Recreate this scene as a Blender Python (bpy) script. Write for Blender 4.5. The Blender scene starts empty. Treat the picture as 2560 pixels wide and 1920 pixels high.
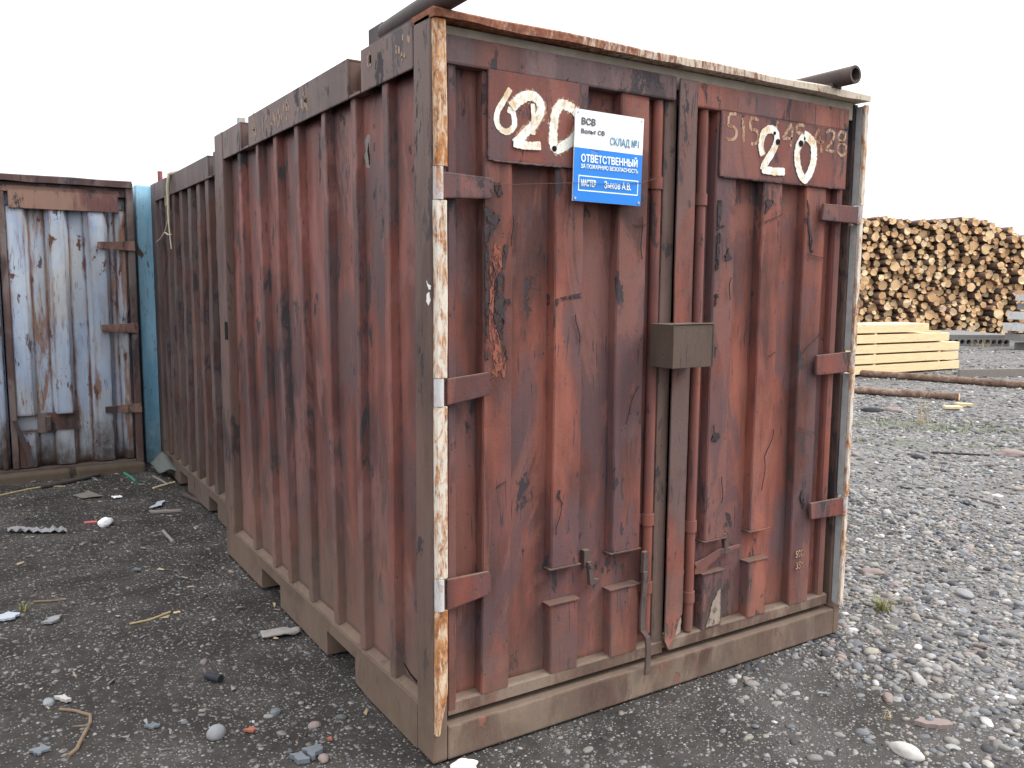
import bpy, bmesh, math, random
import numpy as np
from mathutils import Vector, Matrix, noise as mnoise

random.seed(7)
rng = np.random.default_rng(11)
scene = bpy.context.scene
col = scene.collection

# ------------------------------------------------------------------ camera, sky, sun, exposure
CAM = (-1.21637, -2.37573, 1.57435)
RX, RY, RZ = (0.84354306, -0.53701877, 0.00677782), (-0.0551648, -0.0991919, -0.99353803), (0.53422088, 0.83771821, -0.11329717)
cd = bpy.data.cameras.new('camera')
cd.sensor_width = 36.0
cd.lens = 29.943
cd.clip_start = 0.05
cd.clip_end = 3000
cam = bpy.data.objects.new('camera', cd)
col.objects.link(cam)
cam.matrix_world = Matrix(((RX[0], -RY[0], -RZ[0], CAM[0]), (RX[1], -RY[1], -RZ[1], CAM[1]), (RX[2], -RY[2], -RZ[2], CAM[2]), (0, 0, 0, 1)))
scene.camera = cam

SUN_EL, SUN_AZ = math.radians(46), math.radians(122)      # azimuth clockwise from +Y
world = bpy.data.worlds.new('World')
scene.world = world
world.use_nodes = True
wn = world.node_tree
bg = wn.nodes['Background']
sky = wn.nodes.new('ShaderNodeTexSky')
sky.sky_type = 'NISHITA'
sky.sun_disc = False
sky.sun_elevation = SUN_EL
sky.sun_rotation = SUN_AZ
sky.dust_density = 4.0
wmix = wn.nodes.new('ShaderNodeMix')
wmix.data_type = 'RGBA'
wmix.inputs[0].default_value = 0.9
wtc = wn.nodes.new('ShaderNodeTexCoord'); wsep = wn.nodes.new('ShaderNodeSeparateXYZ'); wn.links.new(wtc.outputs['Generated'], wsep.inputs[0])
wmr = wn.nodes.new('ShaderNodeMapRange'); wmr.inputs[1].default_value = 0.0; wmr.inputs[2].default_value = 1.0; wmr.inputs[3].default_value = 0.85; wmr.inputs[4].default_value = 2.4
wn.links.new(wsep.outputs[2], wmr.inputs[0])
wsc = wn.nodes.new('ShaderNodeVectorMath'); wsc.operation = 'SCALE'; wsc.inputs[0].default_value = (9.5, 9.65, 10.0)
wn.links.new(wmr.outputs[0], wsc.inputs['Scale']); wn.links.new(wsc.outputs[0], wmix.inputs[7])
wn.links.new(sky.outputs[0], wmix.inputs[6])
wn.links.new(wmix.outputs[2], bg.inputs['Color'])
bg.inputs['Strength'].default_value = 0.085

sd = bpy.data.lights.new('sun', 'SUN')
sd.energy = 1.5
sd.angle = math.radians(24)
sd.color = (1.0, 0.97, 0.93)
sun = bpy.data.objects.new('sun', sd)
col.objects.link(sun)
sv = Vector((math.sin(SUN_AZ) * math.cos(SUN_EL), math.cos(SUN_AZ) * math.cos(SUN_EL), math.sin(SUN_EL)))
sun.rotation_euler = sv.to_track_quat('Z', 'Y').to_euler()

scene.view_settings.view_transform = 'Standard'
scene.view_settings.look = 'None'
scene.view_settings.gamma = 1
scene.view_settings.use_curve_mapping = False
scene.view_settings.exposure = 0.80

# ------------------------------------------------------------------ node helper
class NT:
    def __init__(s, name):
        s.m = bpy.data.materials.new(name)
        s.m.use_nodes = True
        s.t = s.m.node_tree
        s.b = s.t.nodes['Principled BSDF']
        s._obj = None
    def n(s, k): return s.t.nodes.new(k)
    def l(s, a, b): s.t.links.new(a, b)
    def put(s, v, sock):
        if isinstance(v, (int, float)): sock.default_value = v
        elif isinstance(v, tuple): sock.default_value = v if len(v) == len(sock.default_value) else (*v, 1)
        else: s.l(v, sock)
    def obj(s):
        if s._obj is None: s._obj = s.n('ShaderNodeTexCoord').outputs['Object']
        return s._obj
    def map(s, v, sc, loc=(0, 0, 0)):
        m = s.n('ShaderNodeMapping'); s.l(v, m.inputs['Vector'])
        m.inputs['Scale'].default_value = sc; m.inputs['Location'].default_value = loc
        return m.outputs[0]
    def noise(s, v, sc, det=4, rough=0.55, dist=0.0, out=0):
        n = s.n('ShaderNodeTexNoise'); s.l(v, n.inputs['Vector'])
        n.inputs['Scale'].default_value = sc; n.inputs['Detail'].default_value = det
        n.inputs['Roughness'].default_value = rough; n.inputs['Distortion'].default_value = dist
        return n.outputs[out]
    def voro(s, v, sc, out='Distance', feat='F1', rnd=1.0):
        n = s.n('ShaderNodeTexVoronoi'); n.feature = feat; s.l(v, n.inputs['Vector'])
        n.inputs['Scale'].default_value = sc; n.inputs['Randomness'].default_value = rnd
        return n.outputs[out]
    def math(s, op, a, b=0.0, c=None):
        n = s.n('ShaderNodeMath'); n.operation = op
        s.put(a, n.inputs[0]); s.put(b, n.inputs[1])
        if c is not None: s.put(c, n.inputs[2])
        return n.outputs[0]
    def step(s, v, a, b, lo=0.0, hi=1.0):
        n = s.n('ShaderNodeMapRange'); n.interpolation_type = 'SMOOTHSTEP'
        s.put(v, n.inputs[0])
        n.inputs[1].default_value = a; n.inputs[2].default_value = b; n.inputs[3].default_value = lo; n.inputs[4].default_value = hi
        return n.outputs[0]
    def ramp(s, f, stops, const=False):
        r = s.n('ShaderNodeValToRGB'); s.put(f, r.inputs[0]); e = r.color_ramp.elements
        if const: r.color_ramp.interpolation = 'CONSTANT'
        while len(e) < len(stops): e.new(0.5)
        for i, (p, c) in enumerate(stops):
            e[i].position = p; e[i].color = (*c, 1)
        return r.outputs[0]
    def mix(s, f, a, b, mode='MIX'):
        n = s.n('ShaderNodeMix'); n.data_type = 'RGBA'; n.blend_type = mode
        s.put(f, n.inputs[0]); s.put(a, n.inputs[6]); s.put(b, n.inputs[7])
        return n.outputs[2]
    def sep(s, v):
        n = s.n('ShaderNodeSeparateXYZ'); s.l(v, n.inputs[0]); return n.outputs
    def edge(s, rad, k):
        b = s.n('ShaderNodeBevel'); b.samples = 3; b.inputs['Radius'].default_value = rad
        g = s.n('ShaderNodeNewGeometry')
        d = s.n('ShaderNodeVectorMath'); d.operation = 'DOT_PRODUCT'
        s.l(b.outputs[0], d.inputs[0]); s.l(g.outputs['Normal'], d.inputs[1])
        return s.math('MINIMUM', s.math('MULTIPLY', s.math('SUBTRACT', 1.0, s.math('ABSOLUTE', d.outputs['Value'])), k), 1.0)
    def bump(s, h, strength, dist):
        b = s.n('ShaderNodeBump'); b.inputs['Strength'].default_value = strength; b.inputs['Distance'].default_value = dist
        s.l(h, b.inputs['Height']); s.l(b.outputs[0], s.b.inputs['Normal'])
    def done(s, c, rough=0.7, spec=0.3, metal=0.0):
        s.put(c, s.b.inputs['Base Color']); s.put(rough, s.b.inputs['Roughness'])
        s.b.inputs['Specular IOR Level'].default_value = spec
        s.put(metal, s.b.inputs['Metallic'])
        return s.m

def old_paint(name, tones, film=None, film_amt=0.5, chip=(0.035, 0.030, 0.033), chip_thr=0.63, edge_amt=0.16, edge_rad=0.012,
              rust=(0.20, 0.075, 0.03), rust_thr=0.66, dust=(0.21, 0.155, 0.115), dust_h=0.45, dust_amt=0.8, up_dust=0.9,
              seed=0.0, stretch=0.22, chip_scale=9.0, rough=0.55, ragged=0.35, rag_col=(0.040, 0.032, 0.034), dust_lo=None, spec=0.14, rust_stretch=0.35, fade=None):
    """weathered paint on steel: streaky tones, a dull film, chips that gather along edges, rust runs, settled dust"""
    t = NT(name); o = t.obj()
    v = t.map(o, (1, 1, 1), (seed, seed * 0.7, seed * 1.3))
    vs = t.map(v, (1, 1, stretch))
    st = t.noise(vs, 7.0, 5, 0.6)
    bl = t.noise(v, 1.6, 4, 0.55)
    f = t.math('ADD', t.math('MULTIPLY', st, 0.6), t.math('MULTIPLY', bl, 0.4))
    c = t.ramp(t.step(f, 0.30, 0.70), [(i / (len(tones) - 1), k) for i, k in enumerate(tones)])
    if film:
        fm = t.step(t.noise(t.map(v, (1, 1, 0.45)), 3.1, 6, 0.62, 0.6), 0.45, 0.58, 0.0, film_amt)
        c = t.mix(fm, c, film)
    if fade:      # sun-bleached areas with fairly sharp edges
        fd = t.step(t.noise(t.map(v, (1, 1, 0.33)), 3.4, 7, 0.66, 0.8), 0.535, 0.60, 0, 0.45)
        c = t.mix(fd, c, fade)
    # narrow runs
    run = t.step(t.noise(t.map(v, (1, 1, 0.045)), 46.0, 3, 0.6), 0.56, 0.74, 0.0, 0.35)
    c = t.mix(run, c, t.mix(0.6, c, chip))
    fine = t.noise(v, 90.0, 4, 0.7)
    c = t.mix(0.22, c, t.ramp(fine, [(0.3, (0.35, 0.35, 0.35)), (0.7, (0.65, 0.65, 0.65))]), 'SOFT_LIGHT')
    # rust bleeding
    rn = t.noise(t.map(v, (1, 1, rust_stretch)), 5.5, 7, 0.7, 0.4)
    eg = t.edge(edge_rad, 2.2)
    rm = t.step(t.math('ADD', rn, t.math('MULTIPLY', eg, edge_amt)), rust_thr, rust_thr + 0.09, 0, 0.85)
    c = t.mix(rm, c, t.mix(t.noise(v, 30, 4), rust, tuple(k * 0.45 for k in rust)))
    # ragged weathering down to dark primer, in vertical flakes that follow worn zones
    rg = t.noise(t.map(v, (1, 1, 0.30)), 24.0, 9, 0.74, 0.5)
    rz = t.noise(t.map(v, (1, 1, 0.6)), 2.4, 4, 0.6)
    rv = t.math('ADD', t.math('ADD', t.math('MULTIPLY', rg, 0.75), t.math('MULTIPLY', rz, 0.75)), t.math('MULTIPLY', eg, 0.12))
    rgm = t.step(rv, 0.92 - 0.16 * ragged, 0.95 - 0.16 * ragged, 0, 0.9)
    c = t.mix(rgm, c, t.mix(rg, tuple(k * 0.7 for k in rag_col), tuple(k * 1.7 for k in rag_col)))
    # chips and scuffs
    cn = t.noise(t.map(v, (1, 1, 0.4)), chip_scale, 9, 0.68, 0.3)
    big = t.noise(v, 1.1, 2)
    cm0 = t.math('ADD', t.math('ADD', cn, t.math('MULTIPLY', eg, edge_amt)), t.math('MULTIPLY', t.math('SUBTRACT', big, 0.5), 0.16))
    cm = t.step(cm0, chip_thr, chip_thr + 0.022)
    sp = t.step(t.voro(t.map(v, (1, 1, 0.7)), 26.0), 0.085, 0.06)
    spg = t.step(t.noise(v, 2.7, 3), 0.47, 0.56)
    cm = t.math('MAXIMUM', cm, t.math('MULTIPLY', sp, spg))
    # scratches
    sc = t.noise(t.map(t.mix(0.06, v, t.noise(v, 3.0, 2, out=1)), (1.0, 1.0, 0.03)), 120.0, 1, 0.5)
    sc = t.math('MULTIPLY', t.step(sc, 0.66, 0.69), t.step(t.noise(v, 4.3, 3), 0.50, 0.56, 0, 0.85))
    c = t.mix(t.math('MAXIMUM', cm, sc), c, t.mix(t.noise(v, 22, 4), chip, tuple(k * 1.9 for k in chip)))
    # dust: splashed low, settled on ledges
    g = t.n('ShaderNodeNewGeometry')
    nz = t.sep(g.outputs['Normal'])[2]
    up = t.step(nz, 0.55, 0.9, 0, up_dust)
    z = t.sep(o)[2]
    dn = t.noise(t.map(v, (1, 1, 0.5)), 4.5, 6, 0.65)
    low = t.math('MULTIPLY', t.step(t.math('ADD', z, t.math('MULTIPLY', t.math('SUBTRACT', dn, 0.5), 0.9)), dust_h, -0.12 * dust_h if dust_lo is None else dust_lo), dust_amt)
    dm = t.math('MULTIPLY', t.math('MAXIMUM', up, low), t.step(t.noise(v, 16, 5, 0.7), 0.2, 0.6, 0.55, 1.0))
    c = t.mix(dm, c, t.mix(t.noise(v, 12, 5), dust, tuple(k * 0.62 for k in dust)))
    h = t.math('SUBTRACT', t.math('ADD', t.math('MULTIPLY', fine, 0.35), t.math('MULTIPLY', bl, 0.8)), t.math('MULTIPLY', cm, 0.55))
    t.bump(h, 0.6, 0.005)
    r = t.math('ADD', rough, t.math('MULTIPLY', t.math('MAXIMUM', cm, dm), 0.25))
    return t.done(c, r, spec)

RED = [(0.052, 0.031, 0.028), (0.122, 0.050, 0.041), (0.208, 0.072, 0.053), (0.290, 0.108, 0.077)]
FILM = (0.105, 0.068, 0.073)
M = {}
M['door_paint'] = old_paint('red_door_paint', RED, FILM, 0.75, seed=3.1, fade=(0.25, 0.105, 0.08), ragged=0.40, chip_thr=0.612, edge_amt=0.10, dust_h=0.5, dust_amt=0.7, dust=(0.17, 0.115, 0.088))
M['wall_paint'] = old_paint('red_wall_paint', [(0.060, 0.033, 0.030), (0.125, 0.050, 0.041), (0.195, 0.070, 0.055), (0.245, 0.096, 0.079)], (0.105, 0.067, 0.067), 0.75,
                            seed=8.4, fade=(0.27, 0.125, 0.108), ragged=0.42, rough=0.5, spec=0.22, chip_thr=0.610, edge_amt=0.115, edge_rad=0.03, dust_h=0.95, dust_amt=0.9, dust=(0.19, 0.135, 0.105))
M['strip_paint'] = old_paint('worn_cover_strip_paint', RED, (0.13, 0.092, 0.085), 0.75, seed=17.7, ragged=0.5, chip_thr=0.61, dust_h=0.5, dust_amt=0.85, dust=(0.25, 0.195, 0.155))
M['rod_paint'] = old_paint('red_rod_paint', [(0.115, 0.045, 0.038), (0.21, 0.075, 0.056), (0.27, 0.10, 0.075)], FILM, 0.4, seed=1.7, chip_thr=0.64, edge_amt=0.0, dust_h=0.5, dust=(0.19, 0.135, 0.105))
M['frame_paint'] = old_paint('brown_frame_paint', [(0.070, 0.047, 0.041), (0.120, 0.076, 0.063), (0.165, 0.098, 0.082)], (0.145, 0.098, 0.084), 0.7,
                             seed=5.2, ragged=0.70, rough=0.45, chip_thr=0.60, edge_amt=0.10, dust_h=0.75, dust_amt=0.95, dust=(0.190, 0.135, 0.100))
M['header_paint'] = old_paint('dull_header_paint', [(0.062, 0.038, 0.036), (0.105, 0.055, 0.050), (0.165, 0.068, 0.054)], (0.110, 0.077, 0.080), 0.8, seed=9.9, fade=(0.20, 0.12, 0.115), ragged=0.58, chip_thr=0.61, edge_amt=0.12)
M['sill_paint'] = old_paint('dusty_sill_paint', [(0.075, 0.048, 0.038), (0.118, 0.076, 0.059), (0.160, 0.108, 0.082)], (0.235, 0.18, 0.138), 0.8, chip=(0.15, 0.062, 0.048), seed=2.2, ragged=0.55, rag_col=(0.085, 0.06, 0.05), chip_thr=0.62, edge_amt=0.10,
                            dust_h=0.16, dust_lo=0.0, dust_amt=0.55, dust=(0.185, 0.138, 0.106), stretch=0.6)
M['plate_paint'] = old_paint('number_plate_paint', [(0.085, 0.045, 0.043), (0.165, 0.060, 0.048), (0.225, 0.075, 0.055)], FILM, 0.75, seed=6.3, fade=(0.25, 0.105, 0.08), ragged=0.66, chip_thr=0.595, edge_amt=0.13, edge_rad=0.02, chip_scale=7)
M['steel_box'] = old_paint('bare_steel_box', [(0.062, 0.043, 0.034), (0.085, 0.061, 0.048), (0.108, 0.080, 0.064)], (0.100, 0.066, 0.049), 0.4, seed=4.6, ragged=-0.6, rough=0.7, spec=0.2, chip_thr=0.70, edge_amt=0.0,
                           rust=(0.15, 0.11, 0.08), rust_thr=0.70, dust_h=0.0, dust_amt=0.0, up_dust=0.6)
M['dark_steel'] = old_paint('dark_steel', [(0.05, 0.04, 0.04), (0.075, 0.055, 0.052), (0.11, 0.08, 0.072)], None, seed=7.7, chip_thr=0.72, dust_h=0.2)
M['second_wall'] = old_paint('brown_wall_paint', [(0.055, 0.037, 0.034), (0.11, 0.060, 0.051), (0.165, 0.085, 0.070)], (0.120, 0.098, 0.092), 0.75, seed=13.0, ragged=0.6, rough=0.5, chip_thr=0.60, edge_amt=0.11, edge_rad=0.03, dust_h=0.6, dust=(0.15, 0.11, 0.085))
M['second_frame'] = old_paint('brown_rail_paint', [(0.065, 0.050, 0.046), (0.11, 0.078, 0.069), (0.145, 0.103, 0.092)], (0.145, 0.113, 0.11), 0.7, seed=15.0, chip_thr=0.61, dust_h=0.5, dust=(0.17, 0.125, 0.095))
BLUE = [(0.18, 0.225, 0.30), (0.27, 0.33, 0.43), (0.34, 0.40, 0.49), (0.40, 0.44, 0.48)]
M['blue_paint'] = old_paint('rusty_blue_paint', BLUE, (0.34, 0.31, 0.26), 0.4, chip=(0.075, 0.035, 0.025), chip_thr=0.575, edge_amt=0.24, edge_rad=0.035, rust=(0.27, 0.125, 0.055),
                            rust_thr=0.535, dust_h=0.50, dust_lo=0.10, ragged=0.3, rust_stretch=0.13, dust_amt=0.97, dust=(0.066, 0.050, 0.042), seed=21.0, chip_scale=6)
M['blue_frame'] = old_paint('dark_rusty_frame', [(0.045, 0.032, 0.032), (0.085, 0.052, 0.048), (0.12, 0.072, 0.06)], (0.22, 0.19, 0.175), 0.5, chip_thr=0.60, seed=23.0, dust_h=0.3, dust=(0.11, 0.083, 0.065))
M['blue_header'] = old_paint('flaking_header_paint', [(0.085, 0.043, 0.043), (0.12, 0.058, 0.055), (0.14, 0.07, 0.062)], (0.30, 0.195, 0.14), 0.55, chip_thr=0.60, ragged=0.5, seed=27.0, dust_h=0.0, dust_amt=0)
M['sky_blue_paint'] = old_paint('sky_blue_paint', [(0.18, 0.40, 0.56), (0.28, 0.56, 0.76), (0.40, 0.68, 0.86)], (0.38, 0.62, 0.74), 0.5, chip=(0.10, 0.06, 0.04), chip_thr=0.63, edge_amt=0.10,
                                edge_rad=0.025, rust=(0.32, 0.18, 0.09), rust_thr=0.62, dust_h=0.7, dust_amt=0.7, dust=(0.09, 0.12, 0.125), seed=31.0, ragged=0.25, rag_col=(0.06, 0.06, 0.055))

def rusty_white(name, seed, white=(0.72, 0.70, 0.66), thr=0.52, xgrad=0.0, rust=((0.12, 0.05, 0.03), (0.36, 0.15, 0.055), (0.52, 0.27, 0.11))):
    t = NT(name); o = t.obj(); v = t.map(o, (1, 1, 1), (seed, seed, seed))
    a = t.noise(t.map(v, (1, 1, 0.28)), 50, 8, 0.75, 0.6)
    b = t.noise(v, 3.2, 3)
    m0 = t.math('ADD', t.math('MULTIPLY', a, 0.75), t.math('MULTIPLY', b, 0.3))
    if xgrad: m0 = t.math('SUBTRACT', t.math('ADD', m0, xgrad), t.math('MULTIPLY', t.sep(o)[0], xgrad * 0.72))
    m = t.step(m0, thr - 0.05, thr + 0.09)
    r = t.ramp(t.noise(v, 38, 5, 0.7), [(0.3, rust[0]), (0.5, rust[1]), (0.72, rust[2])])
    w = t.mix(t.noise(v, 14, 5), white, tuple(k * 0.78 for k in white))
    c = t.mix(m, w, r)
    d = t.step(t.noise(t.map(v, (1, 1, 0.3)), 30, 5, 0.7), 0.70, 0.74)
    c = t.mix(d, c, (0.07, 0.04, 0.03))
    t.bump(a, 0.4, 0.003)
    return t.done(c, 0.8, 0.12)

M['rusty_white'] = rusty_white('rusty_white_strip', 2.0, (0.68, 0.62, 0.53), 0.54)
M['rusty_orange'] = rusty_white('rusty_orange_strip', 5.0, (0.66, 0.52, 0.38), 0.495)
M['rusty_lip'] = rusty_white('rusty_roof_lip', 9.0, (0.60, 0.52, 0.42), 0.55, 0.17, ((0.09, 0.042, 0.034), (0.22, 0.088, 0.055), (0.36, 0.17, 0.085)))
M['pin_white'] = rusty_white('white_hinge_pin', 12.0, (0.55, 0.54, 0.54), 0.54)

def plain(name, c, rough=0.8, var=0.35, sc=18.0, bump=0.0, spec=0.12, metal=0.0, island=False):
    t = NT(name); o = t.obj()
    n = t.noise(o, sc, 6, 0.65)
    cc = t.mix(n, tuple(k * (1 - var) for k in c), tuple(min(1, k * (1 + var)) for k in c))
    if bump: t.bump(n, bump, 0.005)
    return t.done(cc, rough, spec, metal)

def flaky(name, c, holes, var=0.5, sc=60):
    m = plain(name, c, 0.8, var, sc); t = m.node_tree
    tc = t.nodes.new('ShaderNodeTexCoord'); mp = t.nodes.new('ShaderNodeMapping'); mp.inputs['Scale'].default_value = (1, 1, 0.45)
    n = t.nodes.new('ShaderNodeTexNoise'); n.inputs['Scale'].default_value = 55; n.inputs['Detail'].default_value = 8; n.inputs['Roughness'].default_value = 0.75
    r = t.nodes.new('ShaderNodeMapRange'); r.inputs[1].default_value = holes - 0.03; r.inputs[2].default_value = holes + 0.03
    t.links.new(tc.outputs['Object'], mp.inputs[0]); t.links.new(mp.outputs[0], n.inputs['Vector']); t.links.new(n.outputs[0], r.inputs[0]); t.links.new(r.outputs[0], t.nodes['Principled BSDF'].inputs['Alpha'])
    return m
M['scratch_dark'] = plain('dark_scratch', (0.04, 0.034, 0.036), 0.8, 0.5, 60)
M['chip_dark'] = flaky('bared_dark_steel', (0.052, 0.043, 0.045), 0.47)
M['chip_peach'] = flaky('faded_primer', (0.235, 0.088, 0.063), 0.50, 0.25, 30)
M['flake_pale'] = flaky('pale_lettering_flakes', (0.33, 0.24, 0.19), 0.40, 0.25, 30)
M['primer_grey'] = plain('grey_primer_patch', (0.20, 0.195, 0.175), 0.8, 0.35, 40)
M['beige'] = plain('beige_header', (0.36, 0.32, 0.26), 0.75, 0.35, 22)
M['grey_white'] = plain('greyish_white_paint', (0.37, 0.375, 0.37), 0.7, 0.45, 25)
M['dust_light'] = flaky('light_dust_smear', (0.29, 0.235, 0.19), 0.43, 0.35, 35)
M['white_flake'] = plain('white_paint_flake', (0.75, 0.73, 0.70), 0.7, 0.12, 30)
M['black'] = plain('black_opening', (0.012, 0.010, 0.010), 0.9, 0.2)

def brushed(name, white, ochre, bias, holes=0.0):
    t = NT(name); o = t.obj()
    a = t.noise(o, 13, 6, 0.7, 0.4); b = t.noise(t.map(o, (1, 1, 0.3)), 70, 5, 0.75)
    f = t.math('ADD', t.math('MULTIPLY', a, 0.7), t.math('MULTIPLY', b, 0.35))
    c = t.mix(t.step(f, bias, bias + 0.16), white, ochre)
    d = t.step(t.noise(o, 55, 6, 0.75), 0.63, 0.70)
    m = t.done(t.mix(d, c, (0.13, 0.06, 0.045)), 0.7, 0.3)
    if holes:      # the brush left gaps: bare plate shows through
        al = t.step(t.noise(t.map(o, (1, 1, 0.5)), 95, 6, 0.8), holes - 0.04, holes + 0.05)
        t.l(al, t.b.inputs['Alpha'])
    return m
M['digit_white'] = brushed('brushed_white_paint', (0.74, 0.76, 0.70), (0.58, 0.41, 0.23), 0.485, 0.34)
M['digit_faint'] = brushed('faded_ochre_paint', (0.42, 0.28, 0.19), (0.34, 0.16, 0.075), 0.47, 0.47)
M['sign_white'] = plain('sign_white_plastic', (0.86, 0.87, 0.88), 0.35, 0.03, 5, 0, 0.4)
M['sign_blue'] = plain('sign_blue_film', (0.004, 0.195, 0.66), 0.3, 0.12, 6, 0, 0.5)
M['sign_patch'] = plain('faded_blue_film', (0.09, 0.26, 0.70), 0.4, 0.1, 6)
M['ink_grey'] = plain('grey_sign_ink', (0.13, 0.12, 0.14), 0.6, 0.5, 120)
M['ink_blue'] = plain('blue_marker_ink', (0.16, 0.33, 0.46), 0.6, 0.5, 120)
M['ink_white'] = plain('white_sign_lettering', (0.80, 0.88, 0.93), 0.4, 0.05)
M['screw'] = plain('steel_screw', (0.45, 0.45, 0.46), 0.4, 0.2, 50, 0, 0.5, 0.6)
M['wire'] = plain('thin_steel_wire', (0.10, 0.08, 0.075), 0.6, 0.2, 60)
M['concrete'] = plain('weathered_concrete', (0.185, 0.18, 0.172), 0.9, 0.4, 14, 0.4)
M['white_concrete'] = plain('whitewashed_concrete', (0.47, 0.465, 0.455), 0.9, 0.45, 9, 0.4)
M['brown_earth'] = plain('dusty_brown_sleeper', (0.10, 0.077, 0.058), 0.95, 0.4, 9, 0.5)
M['rope'] = plain('bleached_rope', (0.46, 0.41, 0.30), 0.9, 0.3, 60)
M['foam'] = plain('white_foam', (0.82, 0.83, 0.84), 0.9, 0.06, 40, 0.5)
M['pink'] = plain('pink_plastic', (0.62, 0.16, 0.16), 0.5, 0.1)
M['shard_blue'] = plain('pale_blue_shard', (0.40, 0.43, 0.48), 0.6, 0.1)
M['olive'] = plain('olive_grey_card', (0.17, 0.155, 0.13), 0.9, 0.25, 20)
M['green_plastic'] = plain('green_plastic', (0.06, 0.20, 0.14), 0.5, 0.2)
M['pale_wood'] = plain('pale_split_wood', (0.62, 0.50, 0.30), 0.8, 0.2, 20)
M['grey_wood'] = plain('weathered_grey_wood', (0.21, 0.185, 0.165), 0.9, 0.35, 25)
M['dark_wood'] = plain('dark_wet_wood', (0.07, 0.058, 0.052), 0.9, 0.4, 25)
M['twig'] = plain('peeled_branch', (0.185, 0.135, 0.095), 0.85, 0.45, 28, 0.3)
M['tarp'] = plain('grey_green_sheeting', (0.115, 0.125, 0.118), 0.6, 0.25, 12)
M['dull_straw'] = plain('dull_wood_splinter', (0.33, 0.265, 0.175), 0.9, 0.4, 30)
M['rag'] = plain('dirty_grey_rag', (0.27, 0.25, 0.235), 0.95, 0.35, 16, 0.3)
M['stone_grey'] = plain('grey_flat_stone', (0.24, 0.245, 0.25), 0.85, 0.25, 25, 0.2)
M['stone_blue'] = plain('blue_grey_slate', (0.135, 0.15, 0.163), 0.8, 0.25, 25, 0.2)
M['stone_pink'] = plain('pink_flat_stone', (0.225, 0.18, 0.165), 0.85, 0.2, 25, 0.2)
M['stone_pale'] = plain('pale_rounded_stone', (0.42, 0.40, 0.37), 0.85, 0.2, 25, 0.2)
M['brick_bit'] = plain('orange_brick_chip', (0.33, 0.125, 0.08), 0.9, 0.2, 30)
M['film_grey'] = plain('dirty_plastic_film', (0.22, 0.22, 0.225), 0.5, 0.3, 20)
M['rubber'] = plain('black_rubber', (0.03, 0.032, 0.036), 0.6, 0.3)
M['grass'] = plain('short_green_grass', (0.17, 0.20, 0.075), 0.7, 0.5, 30)
M['straw'] = plain('dry_grass', (0.42, 0.33, 0.18), 0.8, 0.3, 30)

# ------------------------------------------------------------------ mesh helpers
def thicken(b, t):
    bmesh.ops.recalc_face_normals(b, faces=b.faces); b.normal_update()
    bmesh.ops.solidify(b, geom=list(b.faces), thickness=t)

def wob(p, amp, sc, seed):
    v = Vector((p[0] * sc + seed, p[1] * sc + seed * 1.7, p[2] * sc * 0.6 - seed))
    return mnoise.noise_vector(v) * amp

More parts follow.
